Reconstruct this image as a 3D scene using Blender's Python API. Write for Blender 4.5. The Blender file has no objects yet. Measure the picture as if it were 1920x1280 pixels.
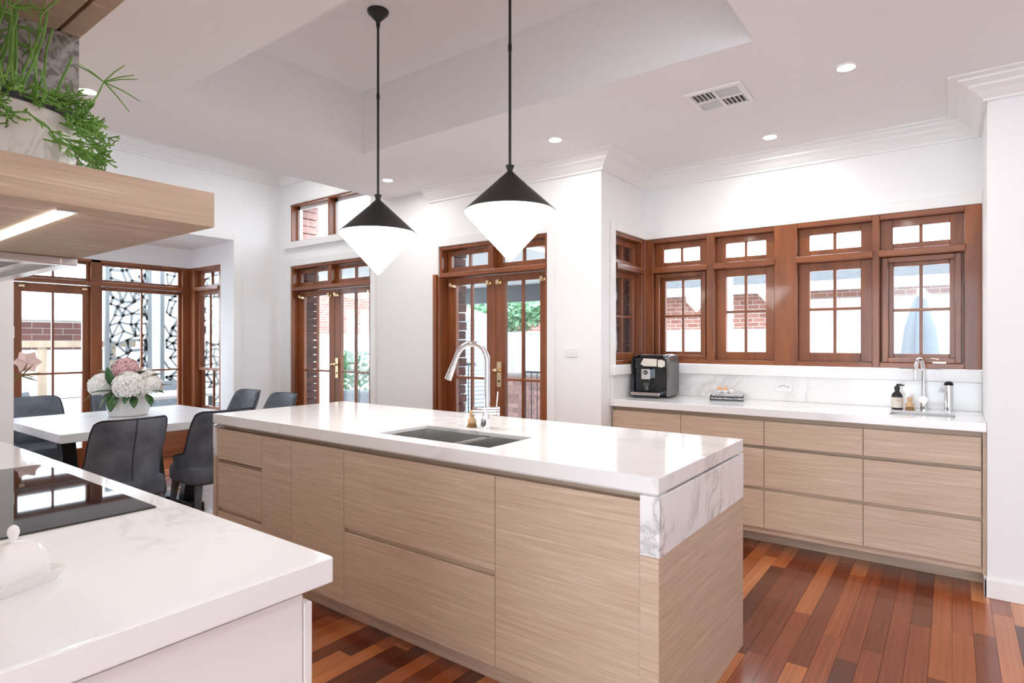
import bpy, math, random
from mathutils import Vector, Matrix, noise
R = math.radians
rnd = random.Random(11)
S = bpy.context.scene
COL = S.collection

# ------------------------------------------------------------------ camera
cam = bpy.data.objects.new('camera', bpy.data.cameras.new('camera'))
COL.objects.link(cam)
cam.location = (0, 0, 1.354)
cam.rotation_euler = (R(90), 0, R(36.65))
cam.data.sensor_width = 36
cam.data.lens = 1109 / 1920 * 36
cam.data.shift_y = 0.0005
cam.data.clip_start = 0.02
S.camera = cam

# ------------------------------------------------------------------ world, exposure
W = bpy.data.worlds.new('sky'); S.world = W
W.use_nodes = True
bg = W.node_tree.nodes['Background']
bg.inputs['Color'].default_value = (0.78, 0.89, 1.0, 1)
bg.inputs['Strength'].default_value = 4.0
S.view_settings.view_transform = 'Standard'
S.view_settings.look = 'None'
S.view_settings.gamma = 1
S.view_settings.use_curve_mapping = False
S.view_settings.exposure = 0.92
S.cycles.max_bounces = 10
S.cycles.diffuse_bounces = 6
S.cycles.transparent_max_bounces = 24
S.cycles.sample_clamp_indirect = 6
S.cycles.caustics_reflective = False
S.cycles.caustics_refractive = False

# ------------------------------------------------------------------ materials
def node(nt, t, **kw):
    n = nt.nodes.new(t)
    for k, v in kw.items():
        if k in n.inputs: n.inputs[k].default_value = v
        else: setattr(n, k, v)
    return n
def mat(name, col, rough=.5, metal=0, spec=.5, coat=0, emit=None, estr=0):
    m = bpy.data.materials.new(name); m.use_nodes = True
    b = m.node_tree.nodes['Principled BSDF']
    b.inputs['Base Color'].default_value = (*col, 1)
    b.inputs['Roughness'].default_value = rough
    b.inputs['Metallic'].default_value = metal
    b.inputs['Specular IOR Level'].default_value = spec
    if coat: b.inputs['Coat Weight'].default_value = coat; b.inputs['Coat Roughness'].default_value = .08
    if emit:
        b.inputs['Emission Color'].default_value = (*emit, 1); b.inputs['Emission Strength'].default_value = estr
    return m
def bs(m): return m.node_tree.nodes['Principled BSDF']
def ramp(nt, stops):
    r = nt.nodes.new('ShaderNodeValToRGB')
    e = r.color_ramp.elements
    while len(e) < len(stops): e.new(.5)
    for i, (p, c) in enumerate(stops):
        e[i].position = p; e[i].color = (*c, 1) if len(c) == 3 else c
    return r
def grain_mat(name, c0, c1, scale, rough=.45, bump=.0, streak=None, vary=0, detail=6, dist=.3, coat=0):
    """wood: noise stretched along one axis of the object's own coordinates"""
    m = mat(name, c0, rough, coat=coat); nt = m.node_tree; b = bs(m)
    tc = node(nt, 'ShaderNodeTexCoord'); mp = node(nt, 'ShaderNodeMapping'); mp.inputs['Scale'].default_value = scale
    oi = node(nt, 'ShaderNodeObjectInfo')
    sc = node(nt, 'ShaderNodeVectorMath', operation='SCALE'); sc.inputs['Scale'].default_value = 7.0
    cb = node(nt, 'ShaderNodeCombineXYZ')
    for i in range(3): nt.links.new(oi.outputs['Random'], cb.inputs[i])
    nt.links.new(cb.outputs[0], sc.inputs[0])
    ad = node(nt, 'ShaderNodeVectorMath', operation='ADD')
    nt.links.new(tc.outputs['Object'], ad.inputs[0]); nt.links.new(sc.outputs[0], ad.inputs[1])
    nt.links.new(ad.outputs[0], mp.inputs[0])
    nz = node(nt, 'ShaderNodeTexNoise', Scale=1.0, Detail=detail, Roughness=.6, Distortion=dist)
    nt.links.new(mp.outputs[0], nz.inputs['Vector'])
    rp = ramp(nt, [(.3, c0), (.7, c1)] if not streak else [(.28, c0), (.6, c1), (.74, streak)])
    nt.links.new(nz.outputs['Fac'], rp.inputs[0])
    out = rp.outputs[0]
    if vary:
        hs = node(nt, 'ShaderNodeHueSaturation')
        mr = node(nt, 'ShaderNodeMapRange'); mr.inputs['To Min'].default_value = 1 - vary; mr.inputs['To Max'].default_value = 1 + vary
        nt.links.new(oi.outputs['Random'], mr.inputs['Value']); nt.links.new(mr.outputs[0], hs.inputs['Value'])
        nt.links.new(out, hs.inputs['Color']); out = hs.outputs[0]
    nt.links.new(out, b.inputs['Base Color'])
    if bump:
        bp = node(nt, 'ShaderNodeBump', Strength=bump, Distance=.002)
        nt.links.new(nz.outputs['Fac'], bp.inputs['Height']); nt.links.new(bp.outputs[0], b.inputs['Normal'])
    return m
def marble_mat(name, base, vein, rough, sc=1.7, msk=(.50, .70)):
    m = mat(name, base, rough, spec=.55); nt = m.node_tree; b = bs(m)
    geo = node(nt, 'ShaderNodeTexCoord')
    n1 = node(nt, 'ShaderNodeTexNoise', Scale=sc, Detail=7, Roughness=.62, Distortion=1.1)
    n2 = node(nt, 'ShaderNodeTexNoise', Scale=1.1, Detail=2, Roughness=.5)
    nt.links.new(geo.outputs['Object'], n1.inputs['Vector']); nt.links.new(geo.outputs['Object'], n2.inputs['Vector'])
    sub = node(nt, 'ShaderNodeMath', operation='SUBTRACT'); sub.inputs[1].default_value = .5
    ab = node(nt, 'ShaderNodeMath', operation='ABSOLUTE')
    nt.links.new(n1.outputs['Fac'], sub.inputs[0]); nt.links.new(sub.outputs[0], ab.inputs[0])
    r1 = ramp(nt, [(0, (1, 1, 1)), (.012, (.45, .45, .45)), (.05, (0, 0, 0))])
    nt.links.new(ab.outputs[0], r1.inputs[0])
    r2 = ramp(nt, [(msk[0], (0, 0, 0)), (msk[1], (1, 1, 1))])
    nt.links.new(n2.outputs['Fac'], r2.inputs[0])
    mul = node(nt, 'ShaderNodeMath', operation='MULTIPLY'); nt.links.new(r1.outputs[0], mul.inputs[0]); nt.links.new(r2.outputs[0], mul.inputs[1])
    mx = node(nt, 'ShaderNodeMix', data_type='RGBA'); mx.inputs[6].default_value = (*base, 1); mx.inputs[7].default_value = (*vein, 1)
    nt.links.new(mul.outputs[0], mx.inputs[0]); nt.links.new(mx.outputs[2], b.inputs['Base Color'])
    return m
def glass_mat(name, tint=(1, 1, 1), refl=1.0):
    m = bpy.data.materials.new(name); m.use_nodes = True; nt = m.node_tree; nt.nodes.clear()
    o = node(nt, 'ShaderNodeOutputMaterial'); mx = node(nt, 'ShaderNodeMixShader')
    t = node(nt, 'ShaderNodeBsdfTransparent', Color=(*tint, 1)); g = node(nt, 'ShaderNodeBsdfGlossy', Roughness=.0)
    f = node(nt, 'ShaderNodeFresnel', IOR=1.45)
    ge = node(nt, 'ShaderNodeNewGeometry'); mr = node(nt, 'ShaderNodeMapRange'); mr.inputs['To Min'].default_value = 1.45; mr.inputs['To Max'].default_value = 1 / 1.45
    nt.links.new(ge.outputs['Backfacing'], mr.inputs['Value']); nt.links.new(mr.outputs[0], f.inputs['IOR'])
    nt.links.new(f.outputs[0], mx.inputs[0]); nt.links.new(t.outputs[0], mx.inputs[1]); nt.links.new(g.outputs[0], mx.inputs[2])
    nt.links.new(mx.outputs[0], o.inputs[0])
    return m
def noise_mat(name, c0, c1, scale, rough=.8, bump=0, lo=.35, hi=.65, metal=0):
    m = mat(name, c0, rough, metal); nt = m.node_tree; b = bs(m)
    tc = node(nt, 'ShaderNodeTexCoord'); nz = node(nt, 'ShaderNodeTexNoise', Scale=scale, Detail=5, Roughness=.6)
    nt.links.new(tc.outputs['Object'], nz.inputs['Vector'])
    rp = ramp(nt, [(lo, c0), (hi, c1)]); nt.links.new(nz.outputs['Fac'], rp.inputs[0]); nt.links.new(rp.outputs[0], b.inputs['Base Color'])
    if bump:
        bp = node(nt, 'ShaderNodeBump', Strength=bump, Distance=.003)
        nt.links.new(nz.outputs['Fac'], bp.inputs['Height']); nt.links.new(bp.outputs[0], b.inputs['Normal'])
    return m
def brick_tex_mat(name, c1, c2, mortar, bw=.24, bh=.086, rot=None):
    m = mat(name, c1, .85); nt = m.node_tree; b = bs(m)
    tc = node(nt, 'ShaderNodeTexCoord'); mp = node(nt, 'ShaderNodeMapping')
    if rot: mp.inputs['Rotation'].default_value = rot
    br = node(nt, 'ShaderNodeTexBrick', Color1=(*c1, 1), Color2=(*c2, 1), Mortar=(*mortar, 1), Scale=1.0)
    br.inputs['Mortar Size'].default_value = .006; br.inputs['Brick Width'].default_value = bw; br.inputs['Row Height'].default_value = bh
    nt.links.new(tc.outputs['Object'], mp.inputs[0]); nt.links.new(mp.outputs[0], br.inputs['Vector']); nt.links.new(br.outputs['Color'], b.inputs['Base Color'])
    return m

M = {}
M['wall'] = mat('white wall paint', (.845, .85, .855), .6, spec=.3)
M['ceil'] = mat('white ceiling paint', (.86, .86, .87), .8, spec=.2)
M['trim'] = mat('white gloss trim', (.84, .84, .835), .35)
M['cedar'] = grain_mat('stained cedar', (.15, .039, .011), (.33, .100, .027), (9, 9, 1.2), .35, .05, coat=.25)
M['cedar_h'] = grain_mat('stained cedar rails', (.15, .039, .011), (.33, .100, .027), (1.2, 1.2, 22), .35, .05, coat=.25)
M['oak_x'] = grain_mat('limed oak veneer', (.47, .335, .235), (.60, .46, .345), (3.2, 60, 105), .5, .05, streak=(.72, .59, .47), detail=8)
M['oak_y'] = grain_mat('limed oak veneer end', (.47, .335, .235), (.60, .46, .345), (60, 3.2, 105), .5, .05, streak=(.72, .59, .47), detail=8)
M['oak_hood'] = grain_mat('limed oak hood', (.46, .34, .235), (.57, .44, .325), (30, 3.0, 70), .5, .05, streak=(.80, .70, .58), detail=4)
M['marble'] = marble_mat('veined white stone', (.84, .835, .83), (.47, .45, .44), .09)
M['white_cab'] = mat('white satin cabinet', (.82, .80, .78), .35)
M['marble_m'] = marble_mat('softly veined white stone', (.84, .835, .83), (.50, .49, .49), .12, 1.9, (.46, .66))
M['marble_v'] = marble_mat('boldly veined white stone', (.84, .835, .83), (.27, .27, .28), .12, 2.2, (.43, .60))
M['glass'] = glass_mat('window glass')
M['chrome'] = mat('chrome', (.82, .83, .85), .06, 1)
M['steel'] = mat('brushed steel', (.72, .71, .69), .22, 1)
M['brass'] = mat('polished brass', (.75, .58, .36), .2, 1)
M['black'] = mat('matt black metal', (.012, .012, .013), .45)
M['blackgloss'] = mat('gloss black plastic', (.012, .013, .016), .12)
M['blackglass'] = mat('black ceramic glass', (.006, .006, .007), .03, spec=.8)
M['graymetal'] = mat('grey machine side', (.16, .155, .15), .38, .6)
M['glow'] = mat('opal glass glowing', (.95, .93, .9), .4, emit=(1, .985, .965), estr=11.0)
M['lamp'] = mat('downlight lens glowing', (1, 1, 1), .4, emit=(1, .98, .95), estr=220.0)
M['led'] = mat('led strip glowing', (1, 1, 1), .4, emit=(1, .93, .82), estr=9.0)
M['leather'] = noise_mat('blue grey suede', (.06, .071, .09), (.14, .158, .188), 5, .62, .1)
M['piping'] = mat('dark piping', (.015, .017, .02), .6)
M['darkwood'] = mat('black stained timber', (.012, .012, .014), .4)
M['tabletop'] = grain_mat('pale washed timber', (.60, .59, .60), (.72, .71, .72), (14, 1.2, 14), .35)
M['ceramic'] = mat('white ceramic', (.86, .85, .83), .12)
M['matceramic'] = noise_mat('white textured ceramic', (.78, .77, .77), (.88, .87, .87), 60, .55, .5)
M['potwhite'] = mat('glazed off white pot', (.80, .78, .74), .3)
M['green'] = noise_mat('succulent green', (.10, .27, .035), (.24, .45, .09), 14, .5)
M['leaf'] = noise_mat('dark glossy leaf', (.02, .075, .02), (.05, .14, .035), 9, .3)
M['bronzeleaf'] = noise_mat('bronze leaf', (.15, .11, .03), (.22, .19, .06), 9, .4)
M['petalw'] = mat('white petal', (.86, .84, .80), .6)
M['petalp'] = mat('dusty pink petal', (.66, .40, .40), .6)
M['soil'] = mat('soil', (.03, .022, .016), .9)
M['tile'] = None
M['beech'] = mat('beech wood', (.66, .42, .24), .5)
M['bristle'] = mat('tampico bristle', (.42, .24, .10), .8)
M['amber'] = mat('dark amber bottle', (.015, .010, .012), .1)
M['paper'] = mat('cream paper label', (.72, .66, .58), .7)
M['orangeink'] = mat('orange print', (.62, .27, .12), .7)
M['page'] = mat('book pages', (.78, .77, .74), .8)
M['bookblack'] = mat('black book cover', (.018, .018, .02), .45)
M['bookgrey'] = mat('pale grey book cover', (.55, .55, .56), .5)
M['ink'] = mat('white print', (.85, .85, .85), .6)
M['egg'] = mat('brown egg', (.72, .40, .22), .5)
M['plastic'] = mat('white switch plastic', (.80, .80, .81), .3)
M['slot'] = mat('dark slot', (.03, .03, .03), .6)
M['mortar'] = mat('grey mortar', (.50, .47, .44), .9)
M['brick_overlit'] = grain_mat('red brick lightened for overexposure', (.40, .22, .19), (.55, .34, .30), (18, 18, 18), .85, .3, vary=.25)  # lighter copy of the brick, overexposure put into its colour
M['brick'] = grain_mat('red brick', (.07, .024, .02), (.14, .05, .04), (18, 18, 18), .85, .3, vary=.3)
M['brick_far'] = brick_tex_mat('red brickwork', (.30, .12, .09), (.42, .2, .15), (.55, .52, .48), rot=(R(90), 0, 0))
M['pave'] = noise_mat('concrete paving', (.42, .42, .41), (.52, .52, .51), 3, .85)
M['fence'] = mat('cream steel fence', (.80, .80, .78), .5)
M['roof'] = noise_mat('grey roof tile', (.035, .038, .042), (.06, .065, .07), 8, .8)
M['gutter'] = mat('pale gutter', (.66, .70, .73), .5)
M['greybeam'] = mat('grey beam paint', (.09, .10, .105), .5)
M['soffit'] = mat('white soffit board', (.72, .74, .75), .7)
M['rail'] = mat('black fence rail', (.03, .03, .035), .5)
M['wicker'] = noise_mat('grey wicker', (.10, .115, .13), (.22, .24, .26), 60, .7, .4)
M['cushion'] = mat('pale cushion', (.62, .64, .66), .8)
M['post'] = grain_mat('weathered timber', (.34, .26, .18), (.46, .36, .26), (9, 9, 1.5), .7)
M['screen'] = mat('grey steel screen', (.13, .145, .15), .5)
M['canvas'] = mat('folded grey canvas', (.11, .135, .16), .8)
M['terracotta'] = mat('terracotta', (.50, .16, .08), .8)
M['shrub'] = noise_mat('shrub leaf', (.13, .30, .15), (.26, .44, .26), 12, .6)
M['copper'] = mat('brushed copper handle', (.7, .55, .4), .3, 1)
M['pinkpetal'] = mat('pale pink orchid petal', (.85, .66, .64), .6)

def tile_mat():
    m = mat('grey marbled splash panel', (.3, .28, .26), .4); nt = m.node_tree; b = bs(m)
    tc = node(nt, 'ShaderNodeTexCoord'); nz = node(nt, 'ShaderNodeTexNoise', Scale=34, Detail=2, Roughness=.5, Distortion=1.6)
    nt.links.new(tc.outputs['Object'], nz.inputs['Vector'])
    r = ramp(nt, [(.36, (.13, .12, .11)), (.46, (.20, .185, .17)), (.54, (.36, .345, .33)), (.7, (.42, .405, .39))])
    nt.links.new(nz.outputs['Fac'], r.inputs[0]); nt.links.new(r.outputs[0], b.inputs['Base Color'])
    return m
M['tile'] = tile_mat()
def plank_mat():
    m = mat('polished mixed hardwood', (.3, .08, .03), .22, coat=.3); nt = m.node_tree; b = bs(m)
    oi = node(nt, 'ShaderNodeObjectInfo'); tc = node(nt, 'ShaderNodeTexCoord')
    at = node(nt, 'ShaderNodeAttribute'); at.attribute_name = 'tone'
    r = ramp(nt, [(0, (.075, .018, .009)), (.16, (.15, .034, .014)), (.4, (.26, .062, .022)), (.65, (.36, .10, .032)), (.85, (.46, .155, .052)), (1, (.60, .25, .10))])
    ad0 = node(nt, 'ShaderNodeMath', operation='ADD'); nt.links.new(oi.outputs['Random'], ad0.inputs[0]); nt.links.new(at.outputs['Fac'], ad0.inputs[1])
    fr = node(nt, 'ShaderNodeMath', operation='FRACT'); nt.links.new(ad0.outputs[0], fr.inputs[0])
    nt.links.new(fr.outputs[0], r.inputs[0])
    mp = node(nt, 'ShaderNodeMapping'); mp.inputs['Scale'].default_value = (60, 1.3, 60)
    cb = node(nt, 'ShaderNodeCombineXYZ'); sc = node(nt, 'ShaderNodeMath', operation='MULTIPLY'); sc.inputs[1].default_value = 31
    nt.links.new(fr.outputs[0], sc.inputs[0]); nt.links.new(sc.outputs[0], cb.inputs[0]); nt.links.new(sc.outputs[0], cb.inputs[1])
    ad = node(nt, 'ShaderNodeVectorMath', operation='ADD'); nt.links.new(tc.outputs['Object'], ad.inputs[0]); nt.links.new(cb.outputs[0], ad.inputs[1])
    nt.links.new(ad.outputs[0], mp.inputs[0])
    nz = node(nt, 'ShaderNodeTexNoise', Scale=1, Detail=6, Roughness=.6, Distortion=.2); nt.links.new(mp.outputs[0], nz.inputs['Vector'])
    mr = node(nt, 'ShaderNodeMapRange'); mr.inputs['From Min'].default_value = .3; mr.inputs['From Max'].default_value = .7
    mr.inputs['To Min'].default_value = .78; mr.inputs['To Max'].default_value = 1.18
    nt.links.new(nz.outputs['Fac'], mr.inputs['Value'])
    hs = node(nt, 'ShaderNodeHueSaturation'); nt.links.new(mr.outputs[0], hs.inputs['Value']); nt.links.new(r.outputs[0], hs.inputs['Color'])
    nt.links.new(hs.outputs[0], b.inputs['Base Color'])
    return m
M['plank'] = plank_mat()

# ------------------------------------------------------------------ mesh helpers
class MB:
    def __init__(s): s.v = []; s.f = []
    def add(s, v, f):
        o = len(s.v); s.v += [tuple(p) for p in v]; s.f += [tuple(i + o for i in q) for q in f]; return s
    def box(s, x0, x1, y0, y1, z0, z1):
        v = [(x, y, z) for z in (z0, z1) for y in (y0, y1) for x in (x0, x1)]
        return s.add(v, [(0, 2, 3, 1), (4, 5, 7, 6), (0, 1, 5, 4), (2, 6, 7, 3), (0, 4, 6, 2), (1, 3, 7, 5)])
    def cyl(s, p0, p1, r0, r1=None, n=16, cap=True):
        r1 = r0 if r1 is None else r1
        p0, p1 = Vector(p0), Vector(p1); d = (p1 - p0).normalized()
        a = d.orthogonal().normalized(); b = d.cross(a)
        v = []
        for p, r in ((p0, r0), (p1, r1)):
            for i in range(n):
                t = 2 * math.pi * i / n; v.append(p + a * (r * math.cos(t)) + b * (r * math.sin(t)))
        f = [(i, (i + 1) % n, n + (i + 1) % n, n + i) for i in range(n)]
        if cap: f += [tuple(range(n - 1, -1, -1)), tuple(range(n, 2 * n))]
        return s.add(v, f)
    def tube(s, path, r, n=8):
        P = [Vector(p) for p in path]; rs = r if isinstance(r, (list, tuple)) else [r] * len(P)
        v = []; a = None
        for i, p in enumerate(P):
            d = (P[min(i + 1, len(P) - 1)] - P[max(i - 1, 0)]).normalized()
            if a is None: a = d.orthogonal().normalized()
            else:
                a = (a - d * a.dot(d))
                a = a.normalized() if a.length > 1e-6 else d.orthogonal().normalized()
            b = d.cross(a)
            for k in range(n):
                t = 2 * math.pi * k / n; v.append(p + a * (rs[i] * math.cos(t)) + b * (rs[i] * math.sin(t)))
        f = []
        for i in range(len(P) - 1):
            for k in range(n): f.append((i * n + k, i * n + (k + 1) % n, (i + 1) * n + (k + 1) % n, (i + 1) * n + k))
        f += [tuple(range(n - 1, -1, -1)), tuple(range((len(P) - 1) * n, len(P) * n))]
        return s.add(v, f)
    def lathe(s, prof, c=(0, 0, 0), n=32, sx=1, sy=1):
        v = []; f = []
        for (r, z) in prof:
            for i in range(n):
                t = 2 * math.pi * i / n; v.append((c[0] + sx * r * math.cos(t), c[1] + sy * r * math.sin(t), c[2] + z))
        m = len(prof)
        for j in range(m - 1):
            for i in range(n): f.append((j * n + i, j * n + (i + 1) % n, (j + 1) * n + (i + 1) % n, (j + 1) * n + i))
        if prof[0][0] < .007: f.append(tuple(range(n - 1, -1, -1)))
        if prof[-1][0] < .007: f.append(tuple(range((m - 1) * n, m * n)))
        return s.add(v, f)
    def prism(s, poly, fn, a, b):
        """poly in 2-D, fn(p, depth) -> 3-D"""
        n = len(poly)
        v = [fn(p, a) for p in poly] + [fn(p, b) for p in poly]
        f = [(i, (i + 1) % n, n + (i + 1) % n, n + i) for i in range(n)] + [tuple(range(n - 1, -1, -1)), tuple(range(n, 2 * n))]
        return s.add(v, f)
    def build(s, name, m, parent=None, world=True, bevel=0, smooth=False, seg=2, kind=None):
        me = bpy.data.meshes.new(name)
        off = Vector((0, 0, 0))
        if parent is not None and world:
            off = wloc(parent)
        me.from_pydata([tuple(Vector(p) - off) for p in s.v], [], s.f)
        import bmesh
        bm = bmesh.new(); bm.from_mesh(me); bmesh.ops.recalc_face_normals(bm, faces=bm.faces); bm.to_mesh(me); bm.free()
        if smooth:
            me.shade_smooth(); me.set_sharp_from_angle(angle=R(38))
        me.materials.append(M[m] if isinstance(m, str) else m)
        o = bpy.data.objects.new(name, me); COL.objects.link(o)
        if parent is not None: o.parent = parent
        if bevel:
            bv = o.modifiers.new('bevel', 'BEVEL'); bv.width = bevel; bv.segments = seg; bv.limit_method = 'ANGLE'; bv.angle_limit = R(50)
            bv.harden_normals = False
        if kind: o['kind'] = kind
        return o
def wloc(o):
    l = Vector((0, 0, 0))
    while o is not None: l += o.location; o = o.parent
    return l
def B(x0, x1, y0, y1, z0, z1): return MB().box(x0, x1, y0, y1, z0, z1)
def tag(o, label, cat, group=None):
    o['label'] = label; o['category'] = cat
    if group: o['group'] = group
    return o
def struct(o, label=None, cat=None):
    o['kind'] = 'structure'
    if label: o['label'] = label
    if cat: o['category'] = cat
    return o
def thing(name, label, cat, loc=(0, 0, 0), rz=0, group=None):
    o = bpy.data.objects.new(name, None); COL.objects.link(o)
    o.location = loc; o.rotation_euler = (0, 0, rz); o.empty_display_size = .1
    return tag(o, label, cat, group)
def copy_tree(o, parent=None):
    c = o.copy(); COL.objects.link(c); c.parent = parent
    for ch in list(o.children): copy_tree(ch, c)
    return c
def text_mesh(txt, size, mtl, parent, mtx, name='lettering', bold=False):
    cu = bpy.data.curves.new(name, 'FONT'); cu.body = txt; cu.size = size; cu.align_x = 'LEFT'; cu.align_y = 'CENTER'; cu.extrude = .0003
    if bold: cu.offset = size * .018
    t = bpy.data.objects.new(name, cu); COL.objects.link(t)
    dg = bpy.context.evaluated_depsgraph_get()
    me = bpy.data.meshes.new_from_object(t.evaluated_get(dg))
    bpy.data.objects.remove(t); bpy.data.curves.remove(cu)
    me.materials.clear(); me.materials.append(M[mtl])
    o = bpy.data.objects.new(name, me); COL.objects.link(o); o.parent = parent; o.matrix_local = mtx
    return o

# ------------------------------------------------------------------ room shell
ZC = 2.745; ZD = 3.27; YD = 3.92; YN = 4.70; XN = -2.09; XR = .15; XL = -6.28
fl = struct(B(-7.6, 3.2, -3.6, 4.75, -.12, -.016).build('floor', 'darkwood'), 'polished mixed red hardwood plank floor', 'floor')
PW = .08
stuff = MB()
def plank(x, y0, y1):
    o = B(x - PW / 2 + .0006, x + PW / 2 - .0006, y0 + .0006, y1 - .0006, -.016, 0).build('plank', 'plank', fl)
    return o
rp = random.Random(5)
x = -7.56; n_obj = 0
tones = []
stuff_parts = []
while x < 3.2:
    lo, hi = -3.6, 4.72
    y = lo + rp.uniform(-1.2, 0)
    while y < hi:
        L = rp.choice((.45, .7, .9, 1.2, 1.5)) * rp.uniform(.85, 1.15)
        a, b = max(y, lo), min(y + L, hi); y += L
        if b - a < .02: continue
        seen = (-2.75 < x < .75 and b > .85 and a < 4.35) and not (-3.45 < x < -.86 and a > 1.9 and b < 2.7)
        if x > -.72 and b < 1.2: seen = False
        if XN + .05 < x < XR and a > 4.3: seen = False
        if seen and n_obj < 295:
            plank(x, a, b); n_obj += 1
        else: stuff_parts.append((x, a, b))
    x += PW
vs = []; fs = []; tn = []
for (x, a, b) in stuff_parts:
    stuff.box(x - PW / 2 + .0006, x + PW / 2 - .0006, a + .0006, b - .0006, -.016, 0); tn += [rp.random()] * 6
so = stuff.build('floorboards', 'plank', fl, kind='stuff')
att = so.data.attributes.new('tone', 'FLOAT', 'FACE')
att.data.foreach_set('value', tn)

def wall(name, boxes, m='wall', label='plain white painted wall'):
    b = MB()
    for q in boxes: b.box(*q)
    return struct(b.build(name, m), label, 'wall')
D1 = (-6.064, -4.678); D2 = (-3.738, -2.564); DH = 2.215
HW = (2.49, 2.915)
T = .13   # inner leaf thickness
w_back = wall('wall_back', [
    (XL - .0, D1[0], YD, YD + T, 0, ZD), (D1[0], D1[1], YD, YD + T, DH, HW[0]), (D1[0], D1[1], YD, YD + T, HW[1], ZD),
    (D1[1], D2[0], YD, YD + T, 0, ZD), (D2[0], D2[1], YD, YD + T, DH, ZD), (D2[1], XN, YD, YD + T, 0, ZD)],
    label='white wall holding the two pairs of french doors')
SW = (4.13, 4.62)     # side window in the niche return (Y range)
SILL = 1.18; WT = 2.215
w_ret = wall('wall_niche_side', [(XN - T, XN, YD + T, SW[0], 0, ZC), (XN - T, XN, SW[1] + .08, YN + .15, 0, ZC),
    (XN - T, XN, SW[0], SW[1] + .08, 0, SILL - .03), (XN - T, XN, SW[0], SW[1] + .08, WT, ZC)], label='short white return wall left of the sink bench')
w_niche = wall('wall_niche_back', [(XN - T, XR + .6, YN, YN + T, 0, SILL - .03), (XN - T, XR + .6, YN, YN + T, WT, ZC)], label='white wall over and under the long kitchen window')
w_right = wall('wall_right', [(XR, 3.2, 4.03, 4.16, 0, ZC), (XR, XR + .13, 4.16, YN, 0, ZC)], label='white wall end at the right of the sink bench')
w_left = wall('wall_left', [(XL - .12, XL, 3.353, YD + T, 0, ZD), (XL - .12, XL, 1.0, 3.353, 2.46, ZD), (XL - .12, XL, -2.0, 1.0, 0, ZD)], label='white dining wall around the bay opening')
BX = -7.35; BY = 3.40
w_bay = wall('wall_bay', [(BX - .12, BX, .95, BY + .12, 2.235, 2.5), (BX, XL - .12, BY, BY + .12, 2.235, 2.5), (BX - .12, XL - .12, .83, .95, 0, 2.5),
    (XL - .36, XL - .12, BY, BY + .12, 0, 2.235), (BX - .12, -7.29, BY + .002, BY + .12, 0, .55), (-7.29, XL - .36, BY, BY + .12, 0, .50)], label='white wall of the glazed dining bay')
wall('wall_stub', [(-4.45, -4.38, -.06, 1.03, 0, ZC)], label='white wall stub at the end of the cooktop bench')
wall('wall_front', [(-4.38, -1.02, -.16, -.04, 0, ZC)], label='white wall behind the cooktop bench')
wall('wall_east', [(3.2, 3.32, -3.6, 4.16, 0, ZC)], label='plain white side wall')
wall('wall_rear', [(-6.4, -4.6, -3.72, -3.6, 0, ZC), (2.4, 3.32, -3.72, -3.6, 0, ZC), (-4.6, 2.4, -3.72, -3.6, 2.45, ZC), (XL - .12, -4.45, -2.12, -2.0, 0, ZD)], label='unseen white rear wall with an assumed wide opening for daylight')  # opening is assumed behind the camera and sized for fill daylight
RX = (-3.52, -.735); RY = (1.535, 2.857); RZ = 3.21
cb = MB()
XB = -4.435
for q in [(XB, RX[0], -3.6, YN + .13, ZC, ZC + .02), (RX[1], 3.32, -3.6, YN + .13, ZC, ZC + .02), (RX[0], RX[1], -3.6, RY[0], ZC, ZC + .02), (RX[0], RX[1], RY[1], YN + .13, ZC, ZC + .02),
          (RX[0] - .02, RX[0], RY[0], RY[1], ZC + .02, RZ), (RX[1], RX[1] + .02, RY[0], RY[1], ZC + .02, RZ), (RX[0] - .02, RX[1] + .02, RY[0] - .02, RY[0], ZC + .02, RZ), (RX[0] - .02, RX[1] + .02, RY[1], RY[1] + .02, ZC + .02, RZ),
          (RX[0] - .02, RX[1] + .02, RY[0] - .02, RY[1] + .02, RZ, RZ + .02),
          (XB - .02, XB, -3.6, YD, ZC, ZD), (XL - .12, XB, -3.6, YD + T, ZD, ZD + .02)]: cb.box(*q)
struct(cb.build('ceiling', 'ceil'), 'white ceiling with a raised rectangular recess over the island', 'ceiling')
struct(B(BX - .1, XL - .12, .95, BY + .1, 2.46, 2.48).build('ceiling_bay', 'ceil'), 'low white ceiling of the dining bay', 'ceiling')

# stepped cornice swept along a path (profile: out from wall, down from ceiling)
CP = [(0, .115), (.018, .115), (.018, .10), (.03, .092), (.055, .066), (.085, .05), (.085, .038), (.125, .022), (.125, .012), (.17, .008), (.17, 0), (0, 0)]
def cornice(name, path, zc, inward, label):
    """path of wall corners (x, y); inward = list of (dx, dy) unit offsets per corner (mitre)"""
    b = MB(); n = len(CP)
    v = []
    for (p, d) in zip(path, inward):
        for (o, dn) in CP: v.append((p[0] + d[0] * o, p[1] + d[1] * o, zc - dn))
    f = []
    for i in range(len(path) - 1):
        for k in range(n): f.append((i * n + k, i * n + (k + 1) % n, (i + 1) * n + (k + 1) % n, (i + 1) * n + k))
    f += [tuple(range(n)), tuple(range((len(path) - 1) * n, len(path) * n))]
    b.add(v, f)
    return struct(b.build(name, 'trim'), label, 'cornice')
cornice('trim_1', [(-3.86, YD), (XN, YD), (XN, YN), (XR, YN), (XR, 4.03), (3.2, 4.03)], ZC - .0005,
        [(0, -1), (1, -1), (1, -1), (-1, -1), (-1, -1), (0, -1)], 'stepped white cornice above the kitchen windows')
cornice('trim_2', [(XL, -2.0), (XL, YD), (XB - .02, YD)], ZD - .0005, [(1, 0), (1, -1), (0, -1)], 'white cornice around the high dining ceiling')

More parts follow.
